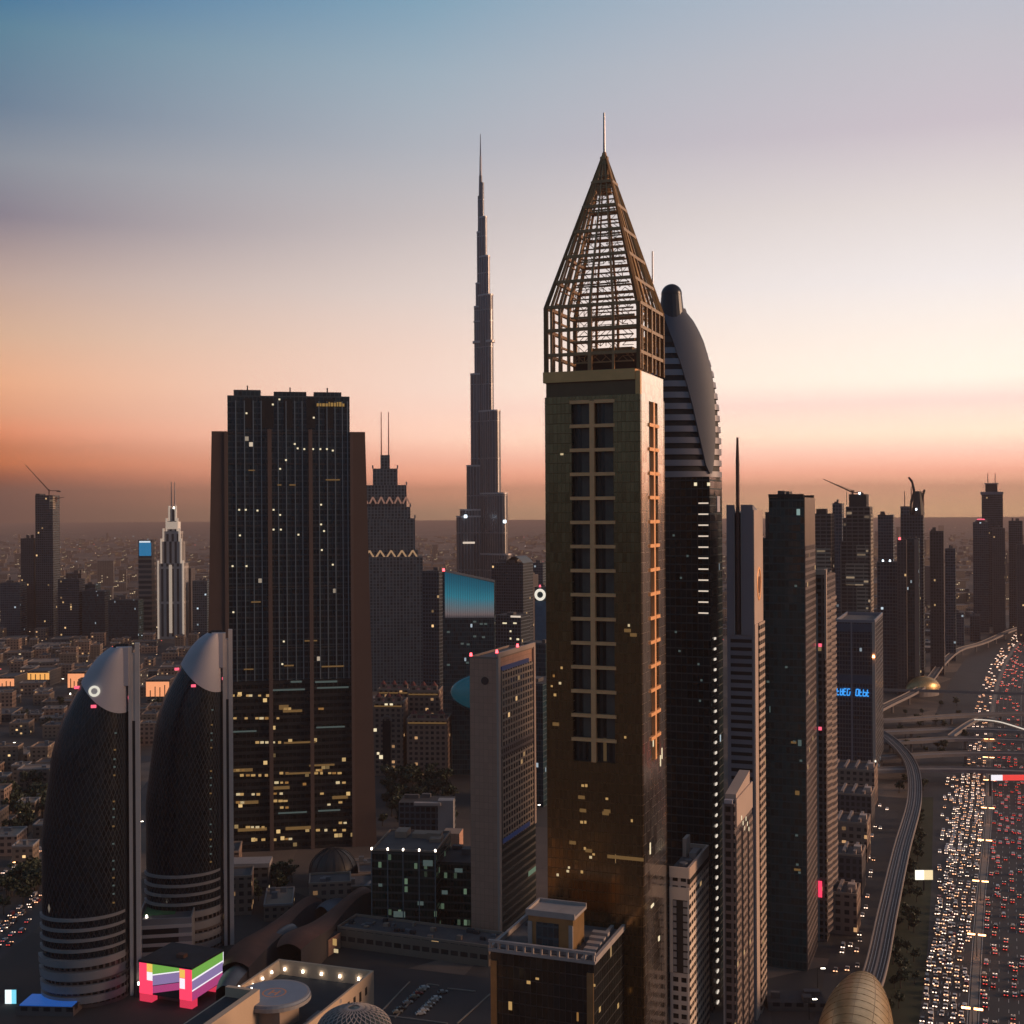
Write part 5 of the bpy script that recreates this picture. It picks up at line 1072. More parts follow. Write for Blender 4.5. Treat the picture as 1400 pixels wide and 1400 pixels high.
# lattice dome
c = at(484, 1388, 352); rt = empty('lattice_dome', (c.x, 352, 0), 0, 'grey-green lattice glass dome at the bottom beside the helipad block', 'dome'); r = 10.5
MB().cyl(0, 0, 0, c.z-4, r*.96, r*.96, 28, 0, 1).build('drum', ['sand2', 'roof'], rt)
MB().grid(lambda u, v: Vector((r*math.cos(math.pi/2*v)*math.cos(2*math.pi*u), r*math.cos(math.pi/2*v)*math.sin(2*math.pi*u), c.z-4+6.2*math.sin(math.pi/2*v))), 32, 10).build('dome_glass', 'domeglass', rt)
b = MB(); dp = lambda a, v: Vector(((r+.1)*math.cos(math.pi/2*v)*math.cos(a), (r+.1)*math.cos(math.pi/2*v)*math.sin(a), c.z-4+6.3*math.sin(math.pi/2*v)))
for i in range(28):
    for j in range(9):
        a0_ = 2*math.pi*(i+.5*(j % 2))/28; b.bar(dp(a0_, j/10), dp(a0_+math.pi/28, (j+1)/10), .2); b.bar(dp(a0_, j/10), dp(a0_-math.pi/28, (j+1)/10), .2)
b.build('lattice', 'offwhite', rt)

# LED box building
g_ = gnd(262, 1378); t = T('led_box_building', 'box building covered in pink, green and violet light panels', 'building', 262, 537, 190, 304, 1326, Rm=24)
L, R, Z = t.L, t.R, t.top; t.part(MB().box(-L+.3, -.3, .3, R, 3.5, Z, 0, 0), 'body', 'roofdark'); t.part(MB().box(-L-.2, .2, -.2, R+.2, Z+.02, Z+.9), 'roof_slab', 'roofdark')
hh = Z-3.5; zc_ = lambda f: 3.5+hh*f
def quad(nm, pts, m): b = MB(); b.face(pts); t.part(b, nm, m)
P = lambda x, f: (x, .2, zc_(f))
quad('red_corner_panel', [P(-L, 0), P(-L+7, 0), P(-L+7, .45), P(-L, .45)], 'redl'); quad('pink_corner_panel', [P(-L, .45), P(-L+4, .45), P(-L+4, 1), P(-L, 1)], 'redl')
quad('white_panel', [P(-L+4, .45), P(-L+7, .45), P(-L+7, .72), P(-L+4, .72)], 'whitel'); quad('amber_panel', [P(-L+4, .72), P(-L+7, .72), P(-L+7, 1), P(-L+4, 1)], 'yell')
quad('violet_front_panel', [P(-L+7, .3), P(-6.5, .55), P(-6.5, .85), P(-L+7, .62)], 'purpl'); quad('green_front_panel', [P(-L+7, .66), P(-6.5, .9), P(-6.5, 1), P(-L+7, 1)], 'greenl'); quad('pink_front_panel', [P(-L+7, 0.05), P(-6.5, .3), P(-6.5, .53), P(-L+7, .28)], 'pinkl')
quad('white_line', [P(-L+7, .62), P(-6.5, .86), P(-6.5, .9), P(-L+7, .66)], 'whitel')
quad('red_pillar_panel', [P(-6.5, 0), P(0, 0), P(0, 1), P(-6.5, 1)], 'redl'); quad('violet_inset', [(-6.3, .1, zc_(.35)), (-3.6, .1, zc_(.35)), (-3.6, .1, zc_(.68)), (-6.3, .1, zc_(.68))], 'whitel'); quad('amber_inset', [(-6.3, .1, zc_(.7)), (-3.6, .1, zc_(.7)), (-3.6, .1, zc_(.96)), (-6.3, .1, zc_(.96))], 'yell')
Q = lambda y, f: (-.05, y, zc_(f))
quad('green_side_panel', [Q(.2, .68), Q(R, .72), Q(R, 1), Q(.2, 1)], 'greenl'); quad('white_line', [Q(.2, .62), Q(R, .67), Q(R, .72), Q(.2, .68)], 'whitel'); quad('violet_side_panel', [Q(.2, .34), Q(R, .38), Q(R, .67), Q(.2, .62)], 'purpl'); quad('white_line', [Q(.2, .29), Q(R, .34), Q(R, .38), Q(.2, .34)], 'whitel'); quad('pink_side_panel', [Q(.2, 0), Q(R, .04), Q(R, .34), Q(.2, .29)], 'pinkl'); quad('white_edge', [Q(R-.5, .05), (-.04, R, zc_(.05)), (-.04, R, zc_(1)), (-.04, R-.5, zc_(1))], 'whitel')
for x0_, x1_, y0_ in ((-L, -L+6.5, .25), (-6.5, -.1, .25), (-6.5, -.1, R-4), (-L, -L+6.5, R-4)): t.part(MB().box(x0_+.1, x1_, y0_, y0_+4, 0, 3.49), 'pillar', 'redp')
t.part(MB().box(-L+6.6, -6.6, 5, R-5, 0, 3.48), 'ground_floor', 'brownwin')
t.part(MB().box(-L*.5, -L*.36, 8, 11, Z+.9, Z+2.4), 'roof_hatch', 'redbrown')
# red-brown wave roofs
def wave_roof(pa, pb, pc, name, lab, m, w=9, z=12):
    rt = empty(name, (pa[0], pa[1], 0), 0, lab, 'roof')
    pts = smooth([Vector((q[0]-pa[0], q[1]-pa[1], 0)) for q in (pa, pb, pc)], 8); n = len(pts)
    b = MB()
    def f(u, v):
        i = min(int(v*(n-1)), n-2); fr = v*(n-1)-i; p = pts[i].lerp(pts[i+1], fr); d_ = (pts[i+1]-pts[i]).normalized(); nn = Vector((-d_.y, d_.x, 0)); return p+nn*(u-.5)*w*(1+.4*math.sin(v*6))+Vector((0, 0, z+2.2*math.sin(u*math.pi)+1.5*math.sin(v*9)))
    b.grid(f, 8, 40, 0, True); b.build('curved_roof', m, rt)
    q = MB()
    for s in (0, 1): q.grid(lambda u, v: Vector((f(s, v).x, f(s, v).y, f(s, v).z*u)), 1, 40)
    q.build('side_wall', 'farbrown', rt)
gg = lambda x, y, z_=12: tuple(gnd(x, y, z_))
wave_roof(gg(322, 1322), gg(372, 1268), gg(428, 1232), 'wave_roof_hall', 'hall with rust-brown wavy roof, left of the two brown roofs', 'redbrown', 12)
wave_roof(gg(395, 1300), gg(440, 1262), gg(498, 1222), 'wave_roof_hall', 'hall with rust-brown wavy roof, right of the two brown roofs', 'redbrown', 12, 13)
wave_roof(gg(306, 1345), gg(345, 1298), gg(400, 1262), 'wave_roof_hall', 'hall with blue-grey wavy roof left of the brown roofs', 'greyroof', 7, 9)
wave_roof(gg(440, 1240), gg(480, 1222), gg(512, 1205), 'wave_roof_hall', 'short pale grey curved roof behind the brown roofs', 'greyroof', 8, 10)
t = simple('grey_annex', 'plain grey annex wall right of the brown wavy roofs', 'building', 449, 600, 420, 462, 1285, 'tangrid', Rm=12); t.litf([(458, 1288, 2, 3), (459, 1300, 2, 2)], 'winw')
c = gnd(456, 1212); rt = empty('dark_dome', (c.x, c.y, 0), 0, 'dark ribbed dome at the foot of the broad dark tower', 'dome')
MB().grid(lambda u, v: Vector((14*math.cos(math.pi/2*v)*math.cos(2*math.pi*u), 14*math.cos(math.pi/2*v)*math.sin(2*math.pi*u), 8+14*math.sin(math.pi/2*v))), 28, 12).build('shell', 'darkdome', rt); MB().cyl(0, 0, 0, 8, 14.2, 14.2, 28).build('drum', 'brownwin', rt)
b = MB()
for i in range(14):
    a_ = 2*math.pi*i/14
    for j in range(8): b.bar(Vector((14.1*math.cos(math.pi*j/16)*math.cos(a_), 14.1*math.cos(math.pi*j/16)*math.sin(a_), 8+14.1*math.sin(math.pi*j/16))), Vector((14.1*math.cos(math.pi*(j+1)/16)*math.cos(a_), 14.1*math.cos(math.pi*(j+1)/16)*math.sin(a_), 8+14.1*math.sin(math.pi*(j+1)/16))), .35)
b.build('rib', 'dark', rt)
t = simple('white_canopy_block', 'long white canopy building at the foot of the right sail tower', 'building', 367, 700, 316, 372, 1184, 'sand2', R_(-4), Rm=10, plant=0); t.part(MB().box(-t.L-1, 1, -3, 11, t.top+.02, t.top+2.4), 'canopy', 'offwhite')
t = simple('low_grey_block', 'low grey block on the boulevard below the dark green tower', 'building', 1130, 530, 1050, 1140, 1372, 'sand2', R_(4), Rm=14, plant=3)
# billboards
def billboard(name, lab, px, py, wpx, hpx, d, m, post=True, th=0):
    c = at(px, py, d); w = wpx*d/F; h = hpx*d/F; rt = empty(name, (c.x, d, 0), th, lab, 'billboard')
    if isinstance(m, str): MB().box(-w/2, w/2, -.5, -.2, c.z-h/2, c.z+h/2).build('lit_panel', m, rt)
    else:
        x = -w/2
        for f, mm in m: MB().box(x, x+w*f, -.5, -.2, c.z-h/2, c.z+h/2).build('lit_panel', mm, rt); x += w*f
    MB().box(-w/2-.15, w/2+.15, -.19, .4, c.z-h/2-.2, c.z+h/2+.2).build('frame', 'dark', rt); MB().box(-.4, .4, 0, .38, 0, c.z-h/2-.2).build('post', 'dark', rt)
c = gnd(1262, 1203, 6); billboard('billboard', 'bright cream lit billboard on the verge between viaduct and highway', 1263, 1196, 24, 13, c.y, [(.5, 'sign'), (.5, 'sign2')])
billboard('billboard', 'small upright blue and white lit billboard in the bottom left corner', 15, 1368, 15, 30, 545, [(.6, 'cyanw'), (.4, 'cyan')])
t = simple('blue_roof_block', 'low building with a deep blue lit roof in the bottom left corner', 'building', 100, 530, 22, 104, 1378, 'sand2', R_(4), Rm=14, plant=0); t.part(MB().box(-t.L+1, -1, 1, 13, t.top+.02, t.top+.5), 'blue_roof', 'blued')
c = gnd(1400, 1070, 10); d = c.y; rt = empty('led_gantry', (at(1400, 1063, d).x, d, 0), 0, 'overhead gantry with white and red light bar across the highway', 'gantry')
k = d/F; zg = at(1377, 1063, d).z; MB().box(-45*k, -30*k, -1, 0, zg-2.0, zg+2.0).build('white_bar', 'whitel', rt); MB().box(-30*k, 42*k, -1, 0, zg-2.0, zg+2.0).build('red_bar', 'redl2', rt)
for x in (-46*k, 43*k): MB().box(x-.6, x+.6, 0, 1.2, 0, zg+2).build('post', 'dark', rt)

# ================================================================== VIADUCTS, BRIDGES, STATIONS
def viaduct(lab, pts, w, name='metro_viaduct', cat='viaduct', tracks=True, pier=28):
    o0 = Vector(pts[0]); rt = empty(name, (o0.x, o0.y, 0), 0, lab, cat); L = [Vector((p[0]-o0.x, p[1]-o0.y, p[2])) for p in pts]
    strip('deck', L, w, w, 0, 'concrete', 1.4, None, rt)
    for s in (-1, 1): strip('side_wall', lane(L, s*(w/2-.25)), .5, .5, 1.2, 'concrete', 1.19, None, rt)
    if tracks:
        strip('track_bed', L, w-1.2, w-1.2, .03, 'track', None, None, rt)
        for s in (-3.1, -1.6, 1.6, 3.1): strip('rail', lane(L, s), .28, .28, .22, 'rail', .15, None, rt)
        strip('walkway', L, .9, .9, .4, 'concrete', .35, None, rt)
    acc = 0
    for a, b_ in zip(L[:-1], L[1:]):
        acc += (b_-a).length
        if acc > pier:
            acc = 0; MB().cyl(b_.x, b_.y, 0, b_.z-2.2, 1.1, 1.1, 12).cyl(b_.x, b_.y, b_.z-2.2, b_.z-1.41, 1.2, w*.34, 12).build('pier', 'concrete', rt)
    return rt
zv = 11
viaduct('double-track railway viaduct curving up from the golden station at the bottom', smooth([gnd(*q, zv) for q in ((1170, 1400), (1197, 1325), (1214, 1245), (1233, 1160), (1250, 1095), (1248, 1052), (1232, 1025), (1206, 1003), (1170, 985))], 8), 9.6)
viaduct('railway viaduct running past the distant golden station to the right', smooth([gnd(*q, zv) for q in ((1150, 1000), (1205, 968), (1262, 938), (1290, 905), (1312, 888), (1345, 878), (1400, 856), (1500, 830))], 8), 9.6, pier=60)
for i, (ya, yb, yc, w, lab, z_) in enumerate(((984, 978, 975, 12, 'farthest road bridge of the interchange', 8), (1000, 997, 1001, 14, 'wide road bridge of the interchange, second from the far end', 8), (1014, 1010, 1014, 13, 'road bridge in the middle of the interchange', 9), (1034, 1030, 1031, 12, 'road bridge of the interchange, second nearest', 8), (1052, 1052, 1056, 13, 'nearest road bridge of the interchange', 9))):
    viaduct(lab, smooth([gnd(x, y, z_) for x, y in ((1170, ya+2), (1230, ya), (1320, yb), (1430, yc))], 5), w, 'road_bridge', 'bridge', False, 45)
viaduct('thin dark footbridge crossing the highway beside the far golden station', [gnd(1205, 943, 12), gnd(1290, 945, 12), gnd(1450, 950, 12)], 5, 'footbridge', 'bridge', False, 90)
rt = viaduct('curved ramp with white railing light over the highway', smooth([gnd(1300, 1006, 9), gnd(1335, 984, 9), gnd(1365, 987, 9), gnd(1410, 1000, 9)], 6), 6, 'ramp_bridge', 'bridge', False, 60)
L_ = smooth([gnd(1332, 983, 10.6), gnd(1365, 986, 10.6), gnd(1408, 999, 10.6)], 6); o0 = rt.location; strip('railing_light', [Vector((p.x-o0.x, p.y-o0.y, p.z)) for p in L_], 1.2, 1.2, 0, M['whitebar'] if 'whitebar' in M else 'dot', .8, None, rt)
def station(c, ln, w, h, rot, lab, zb=8):
    rt = empty('metro_station', (c.x, c.y, 0), rot, lab, 'station')
    def sh(u, v):
        a = math.pi*u; s = v*2-1; e = max(0, 1-abs(s)**2.0)**.72; return Vector((w*math.cos(a)*e, ln*s, zb+h*math.sin(a)**.9*e))
    MB().grid(sh, 24, 40, 0, True).build('shell', 'domegold', rt); b = MB()
    for i in range(2, 38, 2):
        v = i/40
        for j in range(16): p, q = sh(j/16, v), sh((j+1)/16, v); b.bar(p*1.0+Vector((0, 0, .05)), q+Vector((0, 0, .05)), .16)
    for j in (4, 8, 12, 16, 20):
        for i in range(1, 39): b.bar(sh(j/24, i/40)+Vector((0, 0, .05)), sh(j/24, (i+1)/40)+Vector((0, 0, .05)), .16)
    b.build('shell_rib', 'goldbar', rt)
    q = MB(); pts = [(w*.9*math.cos(2*math.pi*i/24), ln*.86*math.sin(2*math.pi*i/24)) for i in range(24)]; q.prism(pts, 0, zb-.3, 0, 0, True); q.build('concourse', 'concrete', rt)
c = gnd(1168, 1404, 14); station(Vector((c.x, c.y, 0)), 76, 14.6, 15, -TH*.9, 'large golden shell-shaped station roof at the bottom right, over the railway', 7)
c = gnd(1262, 941, 8); station(Vector((c.x, c.y, 0)), 26, 14, 14, -R_(60), 'distant golden shell-shaped station roof beside the curving viaduct', 8)

# ---------------------------------------------------------------- median street lamps
def street_lamp(x, y, rz, lab, grp, double=True, m='lampo', h=11, s=1.0):
    rt = empty('street_lamp', (x, y, 0), rz, lab, 'street lamp', grp)
    MB().cyl(0, 0, .15, h, .22, .12, 8).build('pole', 'dark', rt)
    for sgn in ((-1, 1) if double else (1,)):
        MB().bar((0, 0, h-.3), (sgn*2.4, 0, h), .16).build('arm', 'dark', rt); MB().box(sgn*2.4-.9*s, sgn*2.4+.9*s, -.45*s, .45*s, h-.35, h-.1).build('lamp_head', m, rt)
    return rt
lampm = [(1325, 1378), (1335, 1277), (1343, 1204), (1347, 1148), (1352, 1104), (1353, 1066), (1353, 1035), (1354, 1010)]
sl0 = None
for i, q in enumerate(lampm):
    p_ = gnd(*q, 11)
    # snap on to the median line
    j = min(range(len(med)), key=lambda j: abs(med[j].y-p_.y)); mm = med[j]
    x = mm.x+(p_.y-mm.y)*.4
    if sl0 is None: sl0 = street_lamp(x, p_.y, -TH, 'double-armed orange street lamp on the highway median, one of a row', 'street lamps along the highway median', s=1.9); 
    else: o = dup(sl0); o.location = (x, p_.y, 0)

# ================================================================== TRAFFIC
def car_mesh(name, paint, lights='headl', van=False, fs=1.0):
    b = MB(); w = .92; lh = .85
    L2 = 2.25; ch = 1.45 if not van else 2.1
    prof = [(-L2, .35), (-L2, .85), (-L2*.92, 1.0), (-L2*.62 if not van else -L2*.95, ch), (.35 if not van else 1.2, ch), (1.15 if not van else 1.75, .95), (L2*.97, .8), (L2, .6), (L2, .35)]
    n = len(prof)
    def sec(x, k): return [(x*(k if z > 1.0 else 1), y, z) for y, z in prof]
    A, B = sec(-w, .82), sec(w, .82)
    b.face(A[::-1], None, 0); b.face(B, None, 0)
    for i in range(n):
        j = (i+1) % n; mt = 1 if i in (2, 4) and not van else (1 if van and i == 4 else 0); b.face([A[i], A[j], B[j], B[i]], None, mt)
    for s in (-1, 1):
        b.face([(s*.80, -1.2, 1.05), (s*.80, .75, 1.05), (s*.785, .3, ch-.1), (s*.785, -1.1, ch-.1)][::s], None, 1)
        for y in (-1.35, 1.35):
            pts = [(s*(w+.02), y+.34*math.cos(2*math.pi*q/10), .34+.34*math.sin(2*math.pi*q/10)) for q in range(10)]; b.face(pts[::-s], None, 4)
        h0 = .26*fs; b.face([(s*.62-.27*fs, L2+.03, .52), (s*.62+.27*fs, L2+.03, .52), (s*.62+.27*fs, L2+.03, .52+h0*1.3), (s*.62-.27*fs, L2+.03, .52+h0*1.3)], None, 2)
        b.face([(s*.62-.25*fs, -L2-.03, .6), (s*.62+.25*fs, -L2-.03, .6), (s*.62+.25*fs, -L2-.03, .6+h0), (s*.62-.25*fs, -L2-.03, .6+h0)], None, 3)
    o = b.build(name, [paint, 'carglass', lights, 'taill', 'tyre']); return o
M['carglass'] = mat('car_glass', (.02, .02, .025), .1, 0, 0); M['tyre'] = mat('tyre', (.015, .015, .015), .8, 0, 0)
M['headl'] = emi('headlight', (1, .70, .52), 4.0); M['heada'] = emi('amber_headlight', (1, .48, .25), 3.0); M['headd'] = emi('dim_headlight', (1, .66, .5), 1.2); M['taill'] = emi('tail_light', (1, .08, .06), 1.7)
paints = {'white': mat('white_car_paint', (.62, .58, .55), .35, 0, 0), 'silver': mat('silver_car_paint', (.38, .37, .37), .3, .5, 0), 'black': mat('black_car_paint', (.03, .03, .035), .25, 0, 0), 'red': mat('red_car_paint', (.32, .04, .035), .3, 0, 0), 'sand': mat('sand_car_paint', (.36, .29, .22), .35, .2, 0)}
protos = {}
for k_, m_ in paints.items():
    for q_, lt in enumerate(('headl', 'heada', 'headd')):
        o = car_mesh('car', m_, lt, fs=(1.15, 1.25, 1.0)[q_]); protos[(k_, 0, q_)] = o.data; bpy.data.objects.remove(o)
        o = car_mesh('van', m_, lt, van=True, fs=1.2); protos[(k_, 1, q_)] = o.data; bpy.data.objects.remove(o)
parked_mesh = {}
M['lampglass'] = mat('unlit_lamp_glass', (.3, .3, .3), .2, 0, 0); M['redglass'] = mat('unlit_red_glass', (.2, .02, .02), .2, 0, 0)
for k_, m_ in paints.items():
    o = car_mesh('parked_car', m_, 'lampglass'); o.data.materials[3] = M['redglass']; parked_mesh[k_] = o.data; bpy.data.objects.remove(o)
rc = random.Random(21); cars = []
def heading(L, j): d_ = L[min(j+1, len(L)-1)]-L[max(j-1, 0)]; return math.atan2(d_.y, d_.x)
def fill_lane(pts, off, toward, dens, y0, y1, side, jam=1.0):
    L = lane(pts, off)
    for a, c in zip(L[:-1], L[1:]):
        d_ = c-a; ln = d_.length; s = rc.uniform(0, 6)
        while s < ln:
            p_ = a+d_*(s/ln)
            if y0 < p_.y < y1 and rc.random() < dens: cars.append((p_.x+rc.uniform(-.95, .95), p_.y, math.atan2(d_.y, d_.x)-math.pi/2+(math.pi if toward else 0)+rc.uniform(-.02, .02), side))
            s += rc.choice((5.6, 6.4, 7.5, 9, 12.5))*rc.uniform(.92, 1.1)*jam
for off in (-4.2, -8.0, -12.0, -16.0, -20.0): fill_lane(med, off, True, .86, 430, 1010, 'on')
for off in (-4.2, -8.0, -12.0, -16.0): fill_lane(med, off, True, .5, 1010, 1350, 'on', 1.3); fill_lane(med, off, True, .4, 1350, 2600, 'on', 2.2)
for off in (4.2, 8.2, 12.2, 16.2, 20.2, 24.2): fill_lane(med, off, False, .5, 430, 1100, 'off', 1.7); fill_lane(med, off, False, .3, 1100, 2600, 'off', 2.4)
sr = smooth([gnd(*q) for q in ((1262, 1440), (1270, 1300), (1277, 1200), (1285, 1100), (1292, 1060))], 6)
for off in (3, 6.5, 10): fill_lane(sr, off, True, .55, 560, 1010, 'on')
sr2 = smooth([gnd(*q) for q in ((1140, 1420), (1165, 1280), (1185, 1180), (1205, 1100))], 6)
for off in (-4, 0, 4): fill_lane(sr2, off, True, .22, 480, 900, 'side', 1.3)
for off in (-9, -6, -3): fill_lane([Vector((-260, 560, 0)), Vector((-260, 700, 0))], off, True, .8, 560, 700, 'left')
for off in (4, 8): fill_lane([Vector((-260, 560, 0)), Vector((-260, 700, 0))], off, False, .35, 560, 700, 'left', 1.5)
for off in (-2, 1.5): fill_lane([Vector((-303, 730, 0)), Vector((-301, 830, 0))], off, True, .7, 730, 830, 'left')
def vis(c):
    px = 700+c[0]*F/c[1]; py = 700+H*F/c[1]; return -10 < px < 1412 and py < 1412
cars = [c for c in cars if vis(c)]
cars.sort(key=lambda c: c[1])
LAB = {('on', 'car'): 'car with bright headlights driving towards the viewer in the dense left-hand highway lanes', ('off', 'car'): 'car with red tail lights driving away in the right-hand highway lanes', ('side', 'car'): 'car with headlights on the side road left of the railway viaduct', ('left', 'car'): 'car on the street at the left edge beside the left sail tower'}
GRP = {'on': 'oncoming cars with headlights', 'off': 'cars driving away with tail lights', 'side': 'cars on the side road by the viaduct', 'left': 'cars on the left street'}
keys = ['white']*9+['silver']*5+['black']*4+['red']+['sand']*3
for i, (x, y, r, side) in enumerate(cars[:300]):
    k_ = rc.choice(keys); v_ = 1 if rc.random() < .12 else 0
    o = bpy.data.objects.new('van' if v_ else 'car', protos[(k_, v_, rc.choice((0, 0, 1, 1, 2)))]); COL.objects.link(o); o.location = (x, y, .05); o.rotation_euler = (0, 0, r)
    base = LAB[(side, 'car')]
    if v_: base = base.replace('car with', 'van with').replace('car on', 'van on')
    tag(o, k_+' '+base, 'van' if v_ else 'car', k_+(' vans, ' if v_ else ' ')+GRP[side])
pa_, pb_ = gnd(528, 1392), gnd(575, 1350); pc_, pd_ = gnd(560, 1394), gnd(600, 1356)
for (qa, qb, n_, lab_) in ((pa_, pb_, 10, 'left'), (pc_, pd_, 9, 'right')):
    for j in range(n_):
        if rc.random() < .3: continue
        q = qa.lerp(qb, (j+.5)/n_); k_ = rc.choice(keys); o = bpy.data.objects.new('parked_car', parked_mesh[k_]); COL.objects.link(o); o.location = (q.x+2.5, q.y, .08); o.rotation_euler = (0, 0, -R_(70)+rc.uniform(-.03, .03))
        tag(o, k_+' car parked without lights in the '+lab_+' row of the parking lot', 'car', k_+' cars parked in the '+lab_+' row')
# the rest of the jam farther away: one mesh
b = MB()
for (x, y, r, side) in cars[300:]:
    c_, s_ = math.cos(r), math.sin(r); w, L2 = .92, 2.25; pm = 0 if rc.random() < .6 else 1
    tr = lambda px_, py_, pz_: (x+px_*c_-py_*s_, y+px_*s_+py_*c_, pz_)
    for (x0, x1, y0, y1, z0, z1) in ((-w, w, -L2, L2, .3, .95), (-w*.85, w*.85, -1.5, .9, .96, 1.5)):
        P8 = [tr(a, q, z_) for z_ in (z0, z1) for a, q in ((x0, y0), (x1, y0), (x1, y1), (x0, y1))]
        for f in ((0, 1, 5, 4), (1, 2, 6, 5), (2, 3, 7, 6), (3, 0, 4, 7), (4, 5, 6, 7)): b.face([P8[j] for j in f], None, pm)
    fs = 1.0+min(.7, (y-600)/900*.6)
    for s in (-1, 1):
        for yy, mm in ((L2+.03, 2 if (x*7.1+y) % 3 < 1.7 else 4), (-L2-.03, 3)):
            b.face([tr(s*.6-.28*fs, yy, .5), tr(s*.6+.28*fs, yy, .5), tr(s*.6+.28*fs, yy, .5+.32*fs), tr(s*.6-.28*fs, yy, .5+.32*fs)], None, mm)
o = b.build('distant_traffic', [paints['white'], paints['black'], 'headl', 'taill', 'heada']); tag(o, 'dense far-off traffic of headlights and tail lights along the highway', 'traffic', kind='stuff')

# ================================================================== TREES
def tree_mesh(seed, h=8, r=3.2, n=150, lm='leaf'):
    rr = random.Random(seed); tb = MB(); tb.cyl(0, 0, 0, h*.45, .32, .18, 7)
    for i in range(5):
        a = rr.uniform(0, 6.28); tb.bar((0, 0, h*.38), (math.cos(a)*r*.55, math.sin(a)*r*.55, h*rr.uniform(.55, .75)), .2, 0, .08)
    cb_ = MB(); cl_ = [(rr.uniform(-r*.6, r*.6), rr.uniform(-r*.6, r*.6), h*rr.uniform(.5, .88), rr.uniform(.7, 1.35)) for _ in range(9)]
    for i in range(n):
        c_ = rr.choice(cl_); p_ = Vector((c_[0], c_[1], c_[2]))+Vector((rr.gauss(0, .55), rr.gauss(0, .55), rr.gauss(0, .42)))*c_[3]*1.2
        d1 = Vector((rr.gauss(0, 1), rr.gauss(0, 1), rr.gauss(0, 1))).normalized(); d2 = d1.cross(Vector((rr.gauss(0, 1), rr.gauss(0, 1), rr.gauss(0, 1)))).normalized(); s = rr.uniform(.42, .85)
        cb_.face([p_+d1*s, p_+d2*s*.8, p_-d1*s, p_-d2*s*.8], None, rr.choice((0, 0, 1)))
    return tb, cb_
TP = []
for sd in range(4):
    tb, cbm = tree_mesh(sd, h=7.5+sd*.8, r=2.8+.5*sd, n=300); a = tb.build('trunk', 'bark'); c = cbm.build('crown', ['leaf', 'leaf2']); TP.append((a.data, c.data)); bpy.data.objects.remove(a); bpy.data.objects.remove(c)
def plant_tree(x, y, lab, grp, s=1):
    rt = empty('tree', (x, y, 0), rt_.uniform(0, 6.28), lab, 'tree', grp); v = rt_.choice(TP); rt.scale = (s, s, s)
    for nm, me in (('trunk', v[0]), ('crown', v[1])): o = bpy.data.objects.new(nm, me); COL.objects.link(o); o.parent = rt
rt_ = random.Random(8)
def free(x, y, r=4): return all(math.hypot(x-a, y-b_) > c+r for a, b_, c in FOOT)
def grove(n, quad_, lab, grp, smin=.8, smax=1.5):
    P = [gnd(*q) for q in quad_]; k_ = 0; tries = 0
    while k_ < n and tries < n*30:
        tries += 1; u, v = rt_.random(), rt_.random(); p_ = (P[0]*(1-u)+P[1]*u)*(1-v)+(P[3]*(1-u)+P[2]*u)*v
        if not free(p_.x, p_.y, 2): continue
        plant_tree(p_.x, p_.y, lab, grp, rt_.uniform(smin, smax)); k_ += 1
grove(70, ((518, 1135), (618, 1135), (612, 1045), (518, 1045)), 'dark leafy tree in the belt in front of the sand-coloured blocks', 'trees of the central belt', 1.0, 1.9)
grove(34, ((0, 1150), (58, 1135), (60, 1080), (0, 1085)), 'dark leafy tree in the grove at the left edge', 'trees of the left grove', 1.0, 1.8)
grove(26, ((0, 1262), (55, 1225), (56, 1190), (0, 1215)), 'dark leafy tree beside the left street', 'trees by the left street')
grove(26, ((320, 1245), (400, 1215), (420, 1175), (330, 1200)), 'dark leafy tree at the foot of the broad dark tower', 'trees below the broad dark tower')
grove(20, ((60, 1385), (180, 1375), (150, 1350), (40, 1345)), 'dark leafy tree at the foot of the left sail tower', 'trees below the sail tower')
grove(44, ((1205, 1390), (1250, 1390), (1262, 1120), (1252, 1120)), 'small tree on the verge between viaduct and highway', 'trees on the verge', .6, 1.1)
grove(30, ((1215, 1090), (1330, 1070), (1320, 960), (1225, 975)), 'small tree on the green islands of the interchange', 'trees of the interchange', .7, 1.2)
grove(36, ((60, 1075), (290, 1075), (280, 960), (20, 960)), 'dark leafy tree among the low buildings behind the sail towers', 'trees of the low district', 1.0, 1.8)

# ================================================================== LOW BUILDINGS
LB = []
rb = random.Random(31)
def near_line(x, y, pts, w):
    for a, c in zip(pts[:-1], pts[1:]):
        d_ = Vector((c[0]-a[0], c[1]-a[1])); l2 = d_.length_squared; t_ = max(0, min(1, ((x-a[0])*d_.x+(y-a[1])*d_.y)/l2)); 
        if math.hypot(x-a[0]-d_.x*t_, y-a[1]-d_.y*t_) < w: return True
    return False
roads = [(med, 75), ([(-262, 560), (-260, 650), (-262, 760), (-268, 900), (-300, 1150), (-380, 1500)], 26), ([(-900, 1210), (-500, 1150), (-100, 1010), (120, 980)], 24), ([(-1200, 1650), (-500, 1560), (200, 1450)], 28), ([(-60, 640), (-30, 740), (0, 830), (30, 1000)], 20)]
vline = [gnd(*q) for q in ((1170, 1400), (1214, 1245), (1250, 1095), (1232, 1025), (1180, 990))]; roads.append((vline, 18)); roads.append(([gnd(*q) for q in ((1150, 1000), (1262, 938), (1312, 888), (1400, 856), (1500, 830))], 22))
LBM = []
